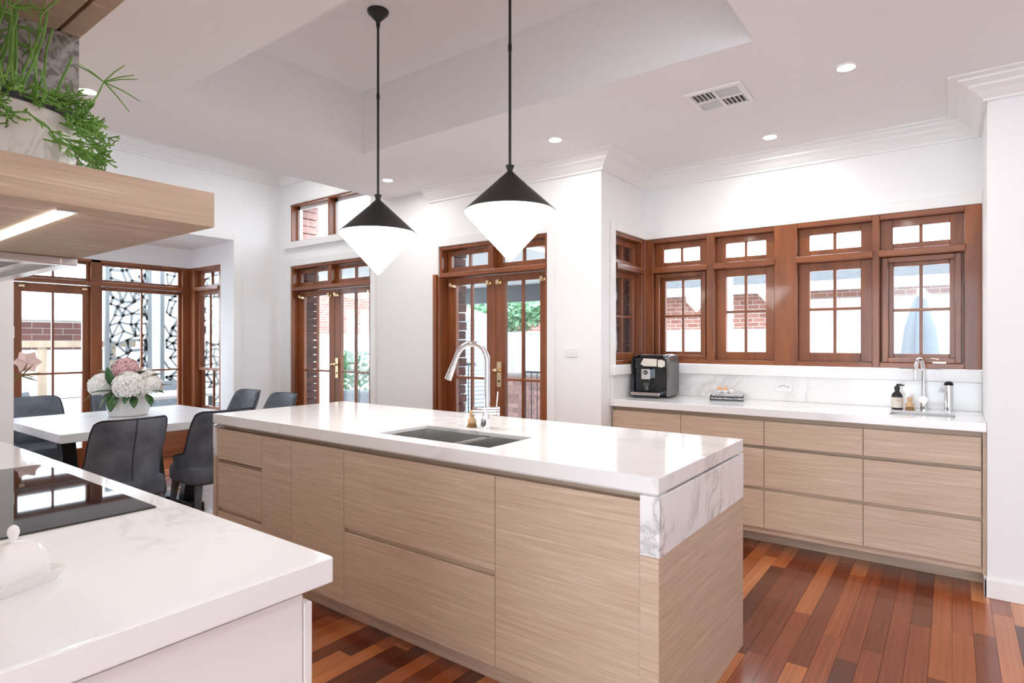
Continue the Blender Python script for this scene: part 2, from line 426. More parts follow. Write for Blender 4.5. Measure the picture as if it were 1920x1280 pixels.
# baseboards, architraves
bb = MB().box(XR - .014, 3.2, 4.014, 4.03, 0, .10).box(XR - .014, XR, 4.014, 4.08, 0, .10)
struct(bb.build('baseboard_right', 'trim', bevel=.004), 'white baseboard at the foot of the wall end', 'baseboard')
struct(MB().box(D1[1] + .08, D2[0] - .08, YD - .015, YD, 0, .10).box(D2[1] + .08, XN, YD - .015, YD, 0, .10).box(XL, D1[0] - .08, YD - .015, YD, 0, .1).build('baseboard_back', 'trim', bevel=.003), 'white baseboard between the french doors', 'baseboard')
def architrave(name, x0, x1, z1, y, z0=0, w=.075, t=.016, bottom=False, label='white door architrave'):
    b = MB().box(x0 - w, x0, y - t, y, z0, z1 + w).box(x1, x1 + w, y - t, y, z0, z1 + w).box(x0, x1, y - t, y, z1, z1 + w)
    if bottom: b.box(x0 - w - .02, x1 + w + .02, y - t - .02, y, z0 - .075, z0)
    return struct(b.build(name, 'trim', bevel=.004), label, 'trim')
architrave('trim_3', D1[0], D1[1], DH, YD, label='white architrave of the doors nearest the dining table')
architrave('trim_4', D2[0], D2[1], DH, YD, label='white architrave of the doors behind the island tap')
architrave('trim_5', D1[0], D1[1], HW[1], YD, HW[0], bottom=True, label='white frame around the high window')
struct(MB().box(XN, XN + .016, SW[0] - .075, SW[0], SILL - .1, WT + .07).box(XN, XN + .016, SW[0], YN, WT, WT + .07)
       .box(XN, XR, YN - .016, YN, WT, WT + .07).build('trim_6', 'trim', bevel=.004), 'white architrave over the corner window', 'trim')
struct(MB().box(XL, XL + .016, 3.353, 3.353 + .085, 0, 2.46 + .085).box(XL, XL + .016, 1.0, 3.353, 2.46, 2.545).build('trim_7', 'trim', bevel=.004), 'white architrave of the dining bay opening', 'trim')
struct(MB().box(XN, XR, YN - .045, YN, 1.10, SILL - .002).box(XN, XN + .045, SW[0] - .08, YN - .045, 1.10, SILL - .002).build('trim_8', 'trim', bevel=.006), 'white painted window ledge above the stone splashback', 'trim')

# ------------------------------------------------------------------ glazed joinery
def my(plane): return lambda u, w, v: (u, plane + w, v)          # wall facing -Y
def mx(plane): return lambda u, w, v: (plane - w, u, v)          # wall facing +X
def ub(mp, u0, u1, w0, w1, v0, v1, b=None):
    b = b or MB()
    p = mp(u0, w0, v0); q = mp(u1, w1, v1)
    return b.box(min(p[0], q[0]), max(p[0], q[0]), min(p[1], q[1]), max(p[1], q[1]), min(p[2], q[2]), max(p[2], q[2]))
def sash(parent, mp, u0, u1, v0, v1, w, th=.04, st=.05, rt=.05, rb=.06, cols=2, splits=(), mw=.02, name='sash', m='cedar', sub=True):
    b = MB()
    ub(mp, u0, u0 + st, w, w + th, v0, v1, b); ub(mp, u1 - st, u1, w, w + th, v0, v1, b)
    ub(mp, u0 + st, u1 - st, w, w + th, v0, v0 + rb, b); ub(mp, u0 + st, u1 - st, w, w + th, v1 - rt, v1, b)
    s = b.build(name, m, parent, bevel=.003)
    gu0, gu1, gv0, gv1 = u0 + st, u1 - st, v0 + rb, v1 - rt
    vs_ = [gv0] + list(splits) + [gv1]
    us = [gu0 + (gu1 - gu0) * i / cols for i in range(cols + 1)]
    p = s if sub else parent
    for u in us[1:-1]: ub(mp, u - mw / 2, u + mw / 2, w + .006, w + th - .004, gv0, gv1).build('muntin', m, p, bevel=.003)
    for v in vs_[1:-1]: ub(mp, gu0, gu1, w + .004, w + th - .006, v - mw / 2, v + mw / 2).build('muntin', 'cedar_h', p, bevel=.003)
    for i in range(cols):
        for j in range(len(vs_) - 1):
            a0 = us[i] + (mw / 2 if i else 0); a1 = us[i + 1] - (mw / 2 if i < cols - 1 else 0)
            c0 = vs_[j] + (mw / 2 if j else 0); c1 = vs_[j + 1] - (mw / 2 if j < len(vs_) - 2 else 0)
            ub(mp, a0 - .003, a1 + .003, w + th * .5 - .002, w + th * .5 + .002, c0 - .003, c1 + .003).build('pane', 'glass', p)
    return s
def sroot(name, loc, label, cat):
    o = bpy.data.objects.new(name, None); COL.objects.link(o); o.location = loc; o.empty_display_size = .1
    return struct(o, label, cat)

def french(name, u0, u1, label, screen=False):
    mp = my(YD); r = sroot(name, (u0, YD, 0), label, 'door')
    j = .028; tb0, tb1 = 1.935, 1.975
    b = MB()
    ub(mp, u0, u0 + j, .0, .13, 0, DH, b); ub(mp, u1 - j, u1, .0, .13, 0, DH, b); ub(mp, u0 + j, u1 - j, .0, .13, DH - .03, DH, b)
    b.build('frame', 'cedar', r, bevel=.003)
    ub(mp, u0 + j - .012, u1 - j + .012, -.012, .125, tb0, tb1).build('transom_bar', 'cedar_h', r, bevel=.005)
    um = (u0 + u1) / 2
    ub(mp, um - .03, um + .03, .01, .12, tb1, DH - .03).build('mullion', 'cedar', r, bevel=.003)
    for (a, c) in ((u0 + j, um - .03), (um + .03, u1 - j)):
        sash(r, mp, a + .004, c - .004, tb1 + .004, DH - .034, .075, .04, .045, .045, .05, 2, name='fanlight')
    for k, (a, c) in enumerate(((u0 + j, um), (um, u1 - j))):
        lf = sash(r, mp, a + .003, c - .0015, .012, tb0 - .004, .078, .042, .098, .062, .22, 2, (1.035,), name='door_leaf')
        for e in ((a + .07) if k == 0 else (a + .05), (c - .06)):
            hb = MB(); ub(mp, e - .03, e + .03, .052, .078, 1.845, 1.872, hb); ub(mp, e - .012, e + .02, .028, .056, 1.853, 1.885, hb)
            hb.build('catch', 'brass', lf, bevel=.003)
        if k == 1:
            e = a + .045
            pl = ub(mp, e - .026, e + .026, .068, .078, .965, 1.185).build('lock_plate', 'brass', lf, bevel=.004)
            q = mp(e, .02, 1.11)
            MB().cyl(mp(e, .068, 1.11), mp(e, .035, 1.11), .012, n=14).lathe([(0.002, -.027), (.018, -.022), (.027, -.008), (.028, .006), (.020, .02), (.002, .027)], (q[0], q[1], q[2]), 18).build('knob', 'brass', lf, smooth=True)
            MB().cyl(mp(e, .069, 1.02), mp(e, .064, 1.02), .009, n=12).build('keyhole', 'slot', lf)
    if screen:
        b = MB(); ub(mp, u0 - .045, u0 - .002, -.045, -.001, 0, 1.965, b); b.build('screen_housing', 'cedar', r, bevel=.006)
        ub(mp, u0 + .004, u0 + .03, -.03, -.001, 0, 1.94).build('screen_bar', 'cedar', r, bevel=.004)
    return r
french('door_1', *D1, 'pair of red timber french doors with fanlights left of the tall wall')
french('door_2', *D2, 'pair of red timber french doors with fanlights behind the island tap', True)
# high window
r = sroot('window_1', (D1[0], YD, HW[0]), 'high two light window above the dining side doors', 'window')
mp = my(YD); u0, u1 = D1; um = (u0 + u1) / 2
b = MB(); ub(mp, u0, u0 + .012, 0, .13, HW[0], HW[1], b); ub(mp, u1 - .012, u1, 0, .13, HW[0], HW[1], b); ub(mp, u0, u1, 0, .13, HW[1] - .014, HW[1], b); ub(mp, u0, u1, 0, .13, HW[0], HW[0] + .010, b)
b.build('frame', 'cedar', r)
ub(mp, um - .012, um + .012, .0, .13, HW[0] + .01, HW[1] - .014).build('mullion', 'cedar', r)
for (a, c) in ((u0 + .012, um - .012), (um + .012, u1 - .012)):
    s = MB(); ub(mp, a, a + .04, .08, .115, HW[0] + .01, HW[1] - .014, s); ub(mp, c - .04, c, .08, .115, HW[0] + .01, HW[1] - .014, s); ub(mp, a, c, .08, .115, HW[1] - .044, HW[1] - .014, s)
    so_ = s.build('sash', 'trim', r)
    ub(mp, a + .04, c - .04, .095, .099, HW[0] + .01, HW[1] - .044).build('pane', 'glass', so_)

# kitchen window (long) and return window, one joinery unit each
mp = my(YN); FW = -.012
r = sroot('window_2', (-1.0, YN, SILL), 'long red timber kitchen window of four sashes with fanlights', 'window')
b = MB()
posts = [(XN + .0, -2.015), (-1.566, -1.503), (-1.061, -.905), (-.437, -.393), (.062, XR)]
for k, (a, c) in enumerate(posts): ub(mp, a, c, FW if k != 0 else 0, .115, SILL, WT).build('post', 'cedar', r, bevel=.004)
for (a, c) in zip(posts[:-1], posts[1:]):
    ub(mp, a[1], c[0], FW + .004, .115, WT - .035, WT).build('head', 'cedar_h', r, bevel=.003)
    ub(mp, a[1], c[0], FW + .002, .115, SILL, SILL + .035).build('sill', 'cedar_h', r, bevel=.003)
    ub(mp, a[1] - .008, c[0] + .008, FW - .022, .11, 1.925, 1.972).build('transom_bar', 'cedar_h', r, bevel=.006)
bays = [(p[1], q[0]) for p, q in zip(posts[:-1], posts[1:])]
for k, (a, c) in enumerate(bays):
    sash(r, mp, a + .0005, c - .0005, 1.9725, WT - .0355, .05, .04, .072, .05, .045, 2, name='fanlight')
    v0, v1 = SILL + .037, 1.922
    if k in (0, 3):    # inner insect screen frame with the casement behind it
        g = .014
        f_ = MB(); ub(mp, a + g, a + g + .032, .012, .034, v0, v1, f_); ub(mp, c - g - .032, c - g, .012, .034, v0, v1, f_)
        ub(mp, a + g + .032, c - g - .032, .012, .034, v0, v0 + .032, f_); ub(mp, a + g + .032, c - g - .032, .012, .034, v1 - .032, v1, f_)
        f_.build('screen_frame', 'cedar', r, bevel=.003)
        sash(r, mp, a + .0005, c - .0005, v0 - .0015, v1 + .0025, .075, .035, .075, .06, .06, 2, ((v0 + v1) / 2,), name='casement')
    else:
        sash(r, mp, a + .0005, c - .0005, v0 - .0015, v1 + .0025, .05, .04, .073, .058, .062, 2, ((v0 + v1) / 2 + .02,), name='casement')
MB().box(-.10, -.03, YN - .04, YN - .012, SILL + .037, SILL + .047).tube([(-.05, YN - .03, SILL + .047), (-.07, YN - .05, SILL + .06), (-.11, YN - .055, SILL + .068)], .005).build('winder', 'copper', r)
mp = mx(XN)
r = sroot('window_3', (XN, 4.4, SILL), 'narrow red timber return window beside the coffee machine', 'window')
b = MB(); ub(mp, SW[0], SW[0] + .03, 0, .115, SILL, WT, b); ub(mp, SW[1] + .02, SW[1] + .08, 0, .115, SILL, WT, b); ub(mp, SW[0] + .03, SW[1] + .02, 0, .115, WT - .03, WT, b); ub(mp, SW[0] + .03, SW[1] + .02, 0, .115, SILL, SILL + .03, b)
b.build('frame', 'cedar', r, bevel=.003)
ub(mp, SW[0] + .02, SW[1] + .03, -.02, .11, 1.925, 1.972).build('transom_bar', 'cedar_h', r, bevel=.005)
sash(r, mp, SW[0] + .0305, SW[1] + .0195, 1.9725, WT - .0305, .055, .04, .05, .05, .045, 2, name='fanlight')
sash(r, mp, SW[0] + .0305, SW[1] + .0195, SILL + .0305, 1.9245, .055, .04, .05, .05, .06, 2, (1.56,), name='casement')

# dining bay joinery
mp = mx(BX)
r = sroot('door_3', (BX, 1.74, 0), 'glazed red timber bay door with fanlight behind the dining table', 'door')
b = MB()
for (a, c) in ((1.06, 1.10), (2.376, 2.47), (3.31, BY)): ub(mp, a, c, 0, .115, 0, 2.235, b)
ub(mp, 1.10, 3.31, 0, .115, 2.205, 2.235, b)
b.build('frame', 'cedar', r, bevel=.003)
ub(mp, 1.10, 3.31, -.015, .11, 1.955, 2.0).build('transom_bar', 'cedar_h', r, bevel=.005)
for (a, c) in ((1.10, 1.738), (1.742, 2.376)):
    sash(r, mp, a, c, .012, 1.95, .05, .042, .062, .09, .22, 2, (1.03,), name='door_leaf')
    sash(r, mp, a, c, 2.0, 2.205, .05, .04, .03, .025, .03, 2, name='fanlight')
for e in (1.80, 2.33):
    q = MB(); ub(mp, e - .03, e + .02, .02, .05, 1.90, 1.925, q); q.build('catch', 'brass', r, bevel=.003)
r = sroot('window_4', (BX, 2.47, 0), 'tall fixed red timber window of the dining bay', 'window')
sash(r, mp, 2.47, 3.31, .30, 1.952, .05, .042, .028, .04, .10, 2, (1.03,), name='sash')
ub(mp, 2.47, 3.31, 0, .11, .0, .30).build('apron_panel', 'cedar_h', r)
sash(r, mp, 2.47, 3.31, 2.0, 2.205, .05, .04, .03, .025, .03, 2, name='fanlight')
mp = my(BY)
r = sroot('window_5', (-6.95, BY, .5), 'narrow double hung timber window at the side of the bay', 'window')
b = MB(); ub(mp, BX + .0, -7.235, -.01, .115, .5, 2.235, b); ub(mp, -6.68, XL - .36, 0, .115, .5, 2.235, b); ub(mp, -7.235, -6.68, 0, .115, 2.2, 2.235, b); ub(mp, -7.235, -6.68, 0, .115, .5, .54, b)
b.build('frame', 'cedar', r, bevel=.003)
ub(mp, -7.235, -6.68, -.015, .11, 1.955, 2.0).build('transom_bar', 'cedar_h', r, bevel=.005)
sash(r, mp, -7.235, -6.68, 2.0, 2.2, .05, .04, .045, .03, .03, 2, name='fanlight')
sash(r, mp, -7.235, -6.68, 1.02, 1.955, .03, .035, .045, .05, .035, 2, name='upper_sash')
sash(r, mp, -7.235, -6.68, .54, 1.055, .068, .035, .045, .035, .06, 2, name='lower_sash')

# outer brick leaf: real bricks where the reveals show them
def bricks_col(parent, x0, x1, y0, y1, z0, z1, alt=0, bm='brick'):
    z = z0
    k = 0
    while z < z1 - .02:
        d = .012 * ((k + alt) % 2)
        B(x0 + .002, x1 - d, y0 + .002, y1 - .002, z + .005, min(z + .081, z1)).build('brick', bm, parent, bevel=.003, seg=1)
        z += .086; k += 1
def leaf_wall(boxes, name, label):
    b = MB()
    for q in boxes: b.box(*q)
    return struct(b.build(name, 'mortar'), label, 'wall')
yo0, yo1 = YD + T + .01, YD + T + .23
lw = leaf_wall([(XL - .3, D1[0] - .09, yo0, yo1, 0, ZD), (D1[0] - .09, D1[1], yo0, yo1, 2.26, HW[0] - .04), (D1[1], D2[0] - .09, yo0, yo1, 0, ZD), (D2[0] - .09, D2[1], yo0, yo1, 2.26, ZD), (D2[1], XN - T - .24, yo0, yo1, 0, ZD), (D1[0] - .09, D1[1], yo0, yo1, HW[1] + .03, ZD)], 'wall_outer', 'red brick outer leaf of the door wall')
bricks_col(lw, D1[0] - .09, D1[0] + .012, yo0, yo1 + .004, 0, 2.26); bricks_col(lw, D2[0] - .09, D2[0] + .012, yo0, yo1 + .004, 0, 2.26, 1); bricks_col(lw, D1[0] - .09, D1[0] + .012, yo0, yo1 + .004, HW[0] - .04, HW[1] + .03, bm='brick_overlit')  # high window bricks take the copy lightened for overexposure
lw2 = leaf_wall([(XN - T - .24, XN - T - .01, yo0, SW[0] - .02, 0, ZC), (XN - T - .24, XN - T - .01, SW[1] + .09, YN + .35, 0, ZC)], 'wall_outer_niche', 'red brick outer leaf beside the return window')
z = .9; k = 0
while z < 2.25:
    d = .012 * (k % 2)
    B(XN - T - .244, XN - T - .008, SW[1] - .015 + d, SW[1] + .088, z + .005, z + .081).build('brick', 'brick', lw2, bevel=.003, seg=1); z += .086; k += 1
lw3 = leaf_wall([(XL - .36 - .0, XL - .14, BY + .13, BY + .34, 0, 2.6)], 'wall_outer_bay', 'red brick pier outside the bay window')
z = 0; k = 0
while z < 2.3:
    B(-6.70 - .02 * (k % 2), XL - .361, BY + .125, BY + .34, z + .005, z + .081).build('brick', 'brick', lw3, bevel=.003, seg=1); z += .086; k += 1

# ------------------------------------------------------------------ kitchen island
IX0, IX1, IY0, IY1, IZ = -3.588, -.75, 1.79, 2.742, .92
isl = thing('kitchen_island', 'long kitchen island with limed oak drawers and stone ends', 'kitchen island', ((IX0 + IX1) / 2, (IY0 + IY1) / 2, 0))
SX0, SX1, SY0, SY1 = -2.205, -1.53, 1.89, 2.215
PF = IY0 + .012      # face of fronts
XE = -.815           # inner edge of right end panel
XLE = IX0 + .03
b = MB().box(XLE, XE, PF + .02, IY1 - .012, .09, .64)
b.box(XLE, SX0 - .03, PF + .045, IY1 - .012, .64, .858).box(SX1 + .03, XE, PF + .045, IY1 - .012, .64, .858).box(SX0 - .03, SX1 + .03, SY1 + .03, IY1 - .012, .64, .858).box(SX0 - .03, SX1 + .03, PF + .045, SY0 - .02, .64, .858)
b.build('carcass', 'oak_x', isl)
B(IX0 + .05, XE, PF + .06, IY1 - .07, 0, .09).build('toe_kick', 'oak_x', isl)
def front(x0, x1, z0, z1, nm): return B(x0 + .0015, x1 - .0015, PF, PF + .02, z0, z1).build(nm, 'oak_x', isl, bevel=.0015)
TOP = .834; BOT = .092
xs = [XLE + .002, -3.071, -2.786, -2.351, -1.424, XE - .002]
front(xs[0], xs[1], .653, TOP, 'drawer'); front(xs[0], xs[1], .362, .632, 'drawer'); front(xs[0], xs[1], BOT, .338, 'drawer')
front(xs[1], xs[2], BOT, TOP, 'cupboard_door'); front(xs[2], xs[3], BOT, TOP, 'cupboard_door')
front(xs[3], xs[4], .463, TOP, 'drawer'); front(xs[3], xs[4], BOT, .440, 'drawer')
front(xs[4], xs[5], BOT, TOP, 'dishwasher_panel')
B(XE, IX1, IY0 + .005, IY1 - .003, 0, .6615).build('end_panel', 'oak_y', isl, bevel=.001)
B(XE + .0005, IX1 - .0005, IY0 + .002, IY0 + .0048, 0, .6615).build('edge_strip', 'oak_x', isl)
B(XE - .0005, IX1 + .0015, IY0 + .0015, IY1 - .0015, .662, .857).build('stone_end', 'marble_v', isl, bevel=.002)
B(IX0, XLE, IY0 + .003, IY1 - .003, 0, .662).build('end_panel', 'oak_y', isl, bevel=.0015)
B(IX0 - .0015, XLE, IY0 + .0015, IY1 - .0015, .662, .857).build('stone_end', 'marble_v', isl, bevel=.002)
B(IX0 + .012, IX1 - .012, IY0 + .02, SY0 - .008, .857, .8645).build('shadow_strip', 'white_cab', isl)
# benchtop with sink cut-out
def slab_with_hole(x0, x1, y0, y1, z0, z1, hx0, hx1, hy0, hy1, t=.02, ap=.03):
    '''thin stone sheet with a cut-out and a deeper mitred apron round its edge'''
    def ring(a, b, c, d, z): return [(a, c, z), (b, c, z), (b, d, z), (a, d, z)]
    zm = z1 - t
    rings = [ring(hx0, hx1, hy0, hy1, z1), ring(x0, x1, y0, y1, z1), ring(x0, x1, y0, y1, z0), ring(x0 + ap, x1 - ap, y0 + ap, y1 - ap, z0),
             ring(x0 + ap, x1 - ap, y0 + ap, y1 - ap, zm), ring(hx0, hx1, hy0, hy1, zm)]
    v = [p for r_ in rings for p in r_]; f = []
    for k in range(6):
        a, b = 4 * k, 4 * ((k + 1) % 6)
        for i in range(4): f.append((a + i, a + (i + 1) % 4, b + (i + 1) % 4, b + i))
    return MB().add(v, f)
bt = slab_with_hole(IX0, IX1, IY0, IY1, IZ - .055, IZ, SX0, SX1, SY0, SY1).build('benchtop', 'marble', bevel=.003)
tag(bt, 'white veined stone benchtop of the island with sink cut-out', 'benchtop')
# double bowl sink
def bowl(b, x0, x1, y0, y1, zt, zb, t=.004, r=.02):
    """open box with thin walls and sloped lower edge"""
    v = [(x0, y0, zt), (x1, y0, zt), (x1, y1, zt), (x0, y1, zt), (x0 + r * .3, y0 + r * .3, zb + r), (x1 - r * .3, y0 + r * .3, zb + r), (x1 - r * .3, y1 - r * .3, zb + r), (x0 + r * .3, y1 - r * .3, zb + r),
         (x0 + r, y0 + r, zb), (x1 - r, y0 + r, zb), (x1 - r, y1 - r, zb), (x0 + r, y1 - r, zb)]
    f = []
    for k in (0, 4):
        for i in range(4): f.append((k + i, k + (i + 1) % 4, k + 4 + (i + 1) % 4, k + 4 + i))
    f.append((8, 9, 10, 11)); return b.add(v, f)
def sink(name, label, x0, x1, y0, y1, ztop, depth, div=None):
    t = thing(name, label, 'sink', ((x0 + x1) / 2, (y0 + y1) / 2, ztop - depth))
    cells = [(x0, x1)] if div is None else [(x0, div - .012), (div + .012, x1)]
    for (a, c) in cells:
        o = bowl(MB(), a, c, y0, y1, ztop, ztop - depth + .003).build('bowl', 'steel', t)
        sd = o.modifiers.new('s', 'SOLIDIFY'); sd.thickness = .002; sd.offset = 0
        MB().lathe([(.001, 0), (.036, 0), (.040, .003), (.028, .004), (.026, .001), (.001, .001)], ((a + c) / 2, (y0 + y1) / 2 + .05, ztop - depth + .004), 20).build('drain', 'chrome', t)
    if div is not None: B(div - .0135, div + .0135, y0, y1, ztop - .012, ztop - .002).build('divider', 'steel', t, bevel=.003)
    return t
sink('double_sink', 'undermount steel double bowl sink in the island', SX0 - .004, SX1 + .004, SY0 - .004, SY1 + .004, IZ - .0205, .20, -1.79)

# mixer tap on island
tx, ty = -1.885, 2.305
t = thing('mixer_tap', 'tall chrome gooseneck mixer tap with pull-out spray on the island', 'tap', (tx, ty, IZ))
MB().cyl((tx, ty, IZ), (tx, ty, IZ + .05), .025, n=24).cyl((tx, ty, IZ + .05), (tx, ty, IZ + .10), .021, n=24).build('base', 'chrome', t, smooth=True)
dv = Vector((.80, .597, 0))       # body lies across the view
MB().cyl(Vector((tx, ty, IZ + .088)) - dv * .06, Vector((tx, ty, IZ + .088)) + dv * .06, .021, n=24).build('body', 'chrome', t, smooth=True)
MB().cyl(Vector((tx, ty, IZ + .088)) + dv * .062, Vector((tx, ty, IZ + .088)) + dv * .075, .023, n=24).build('cap', 'chrome', t, smooth=True)
MB().cyl(Vector((tx, ty, IZ + .10)) + dv * .058, Vector((tx, ty, IZ + .185)) + dv * .066, .004, n=10).build('lever', 'chrome', t, smooth=True)
ax = Vector((-.93, -.36, 0)).normalized()
path = [Vector((tx, ty, IZ + .10)) + dv * .012, Vector((tx, ty, IZ + .335)) + dv * .012]
rad = .083
for i in range(1, 15):
    a = math.pi * i / 14 * .9
    path.append(Vector((tx, ty, IZ + .335)) + dv * .012 + ax * (rad - rad * math.cos(a)) + Vector((0, 0, rad * math.sin(a) * 1.08)))
d = (path[-1] - path[-2]).normalized()
path.append(path[-1] + d * .045)
MB().tube(path, .0145, 16).build('spout', 'chrome', t, smooth=True)
MB().cyl(path[-1] + d * .001, path[-1] + d * .085, .0165, .0185, n=20).build('spray_head', 'chrome', t, smooth=True)

def brush(name, label, loc, s=1.0):
    t = thing(name, label, 'brush', loc)
    MB().lathe([(.001, .085 * s), (.012 * s, .083 * s), (.017 * s, .073 * s), (.015 * s, .062 * s), (.0115 * s, .055 * s), (.015 * s, .048 * s), (.022 * s, .040 * s), (.024 * s, .030 * s), (.022 * s, .022 * s), (.001, .022 * s)], loc, 22).build('handle', 'beech', t, smooth=True)
    q = MB(); rr = random.Random(3)
    for i in range(46):
        a = i * 2.4; r0 = .020 * s * math.sqrt((i + .5) / 46); k = 1.45
        q.cyl((loc[0] + r0 * math.cos(a), loc[1] + r0 * math.sin(a), loc[2] + .023 * s), (loc[0] + r0 * k * math.cos(a), loc[1] + r0 * k * math.sin(a), loc[2]), .0016 * s, n=5)
    q.build('bristles', 'bristle', t, kind='stuff'); return t
brush('dish_brush', 'small round beech dish brush beside the island tap', (-1.966, 2.30, IZ), 1.0)

# ------------------------------------------------------------------ sink bench in the niche
CF = 4.05
cab = thing('base_cabinet', 'limed oak drawer cabinet under the window bench', 'cabinet', ((XN + XR) / 2, 4.38, 0))
B(XN + .012, XR - .018, CF + .05, YN - .005, .10, .64).build('carcass', 'oak_x', cab)
MB().box(XN + .012, -.34, CF + .065, YN - .005, .64, .868).box(-.34, XR - .018, CF + .065, CF + .08, .64, .868).build('carcass_top', 'oak_x', cab)
B(XR - .017, XR - .001, CF + .03, YN - .01, .10, .868).build('filler_panel', 'oak_x', cab)
B(XN + .02, XR - .001, CF + .2, YN - .01, 0, .0995).build('toe_kick', 'oak_x', cab)
cx_ = [XN + .012, -1.543, -.984, -.425, XR - .022]
for i in range(4):
    for (z0, z1) in ((.677, .838), (.405, .656), (.14, .384)):
        B(cx_[i] + .0015, cx_[i + 1] - .0015, CF + .025, CF + .045, z0, z1).build('drawer', 'oak_x', cab, bevel=.0015)
KX0, KX1, KY0, KY1 = -.305, .015, 4.20, 4.47
bt2 = slab_with_hole(XN + .001, XR - .001, CF, YN - .021, .87, .92, KX0, KX1, KY0, KY1).build('benchtop', 'marble', bevel=.003)
tag(bt2, 'white stone benchtop under the long kitchen window', 'benchtop')
sp = MB().box(XN + .022, XR - .001, YN - .02, YN - .001, .9205, 1.099).box(XN + .001, XN + .021, CF + .02, YN - .001, .9205, 1.099).build('splashback', 'marble_m', bevel=.001)
tag(sp, 'low veined stone splashback behind the coffee machine', 'splashback')
sink('prep_sink', 'small rectangular undermount prep sink by the window', KX0 - .003, KX1 + .003, KY0 - .003, KY1 + .003, .8995, .16)
# gooseneck tap seen end-on
tx, ty = -.145, 4.575
t = thing('gooseneck_tap', 'slim chrome gooseneck tap behind the prep sink', 'tap', (tx, ty, .92))
MB().cyl((tx, ty, .92), (tx, ty, 1.0), .021, n=20).build('base', 'chrome', t, smooth=True)
MB().cyl((tx, ty - .03, .99), (tx, ty + .025, .99), .021, n=20).build('body', 'chrome', t, smooth=True)
p_ = [(tx, ty, .99), (tx, ty, 1.16)] + [(tx - .018 * (1 - math.cos(a)), ty - .075 * (1 - math.cos(a)), 1.16 + .085 * math.sin(a)) for a in [math.pi * i / 12 for i in range(1, 13)]]
p_ += [(tx - .036, ty - .15, 1.12)]
MB().tube(p_, .0125, 14).build('spout', 'chrome', t, smooth=True)
t = thing('filter_tap', 'short chrome filtered water dispenser tap right of the gooseneck', 'tap', (-.017, 4.58, .92))
MB().cyl((-.017, 4.58, .92), (-.017, 4.58, 1.085), .024, n=24).build('body', 'chrome', t, smooth=True)
MB().cyl((-.017, 4.575, 1.086), (-.017, 4.583, 1.098), .024, .021, n=24).build('control_cap', 'black', t, smooth=True)
MB().cyl((-.03, 4.56, 1.05), (-.06, 4.535, 1.05), .009, n=14).cyl((-.056, 4.538, 1.052), (-.056, 4.538, 1.038), .007, n=10).build('spout', 'chrome', t, smooth=True)
# soap bottle
sx, sy = -.285, 4.55
t = thing('soap_bottle', 'dark amber pump soap bottle with cream label', 'bottle', (sx, sy, .92))
MB().lathe([(.001, 0), (.030, 0), (.032, .004), (.032, .082), (.028, .098), (.016, .113), (.013, .118), (.013, .126), (.001, .126)], (sx, sy, .92), 28).build('bottle', 'amber', t, smooth=True)
MB().lathe([(.0325, .012), (.0328, .012), (.0328, .078), (.0325, .078), (.0325, .012)], (sx, sy, .92), 28).build('paper_label', 'paper', t, smooth=True)
q = Vector((.597 * .5, -.8, 0)).normalized()
for k in (0, 1):
    c_ = Vector((sx, sy, .983 - .007 * k)) + q * .0332; u_ = Vector((-q.y, q.x, 0)) * (.012 - .003 * k)
    MB().add([c_ - u_ + Vector((0, 0, -.0015)), c_ + u_ + Vector((0, 0, -.0015)), c_ + u_ + Vector((0, 0, .0015)), c_ - u_ + Vector((0, 0, .0015)),
              c_ - u_ * .9 - q * .002 + Vector((0, 0, -.0015)), c_ + u_ * .9 - q * .002 + Vector((0, 0, -.0015)), c_ + u_ * .9 - q * .002 + Vector((0, 0, .0015)), c_ - u_ * .9 - q * .002 + Vector((0, 0, .0015))],
             [(0, 1, 2, 3), (7, 6, 5, 4), (0, 4, 5, 1), (1, 5, 6, 2), (2, 6, 7, 3), (3, 7, 4, 0)]).build('label_print', 'orangeink', t)
MB().lathe([(.001, .126), (.015, .126), (.016, .146), (.008, .150), (.005, .152), (.005, .158), (.001, .158)], (sx, sy, .92), 20).tube([(sx, sy, 1.076), (sx + .008, sy - .004, 1.079), (sx + .04, sy - .012, 1.076)], [.008, .007, .004], 10).build('pump', 'black', t, smooth=True)
brush('dish_brush', 'small round beech brush beside the amber soap bottle', (-.216, 4.535, .92), 1.0)

# coffee machine
cmx, cmy = -1.888, 4.335
t = thing('coffee_machine', 'black automatic coffee machine with grey side in the bench corner', 'coffee machine', (cmx, cmy, .92), R(6))
def cbx(*a): return MB().box(*a)
def cp(mb, nm, m, par=None, **k): return mb.build(nm, m, par or t, world=False, **k)
cp(cbx(-.135, .133, .03, .31, .012, .30), 'body', 'blackgloss', bevel=.012)
prof = [(0.0, .012), (.285, .012), (.30, .03), (.31, .20), (.30, .315), (.20, .335), (.03, .325), (-.004, .28), (.012, .16)]
cp(MB().prism(prof, lambda p, d_: (d_, p[0], p[1]), .128, .146), 'side_panel', 'graymetal', bevel=.004)
cp(MB().prism(prof, lambda p, d_: (d_, p[0], p[1]), -.148, -.130), 'side_panel', 'blackgloss', bevel=.004)
cp(cbx(-.128, .126, .005, .05, .225, .31), 'head', 'blackgloss', bevel=.012)
cp(cbx(-.105, .10, .05, .26, .30, .332), 'bean_lid', 'blackgloss', bevel=.012)
cp(cbx(-.10, .10, .09, .30, .326, .336), 'tank_lid', 'chrome', bevel=.004)
cp(cbx(-.135, .092, -.055, .03, .022, .045), 'drip_tray', 'chrome', bevel=.005)
cp(cbx(-.12, .08, -.045, .03, .0, .022), 'tray_base', 'black')
cp(cbx(-.125, .075, -.045, .025, .0455, .048), 'drip_grid', 'blackgloss')
so_ = cp(cbx(-.058, .012, -.035, .03, .145, .225), 'spout_block', 'chrome', bevel=.005)
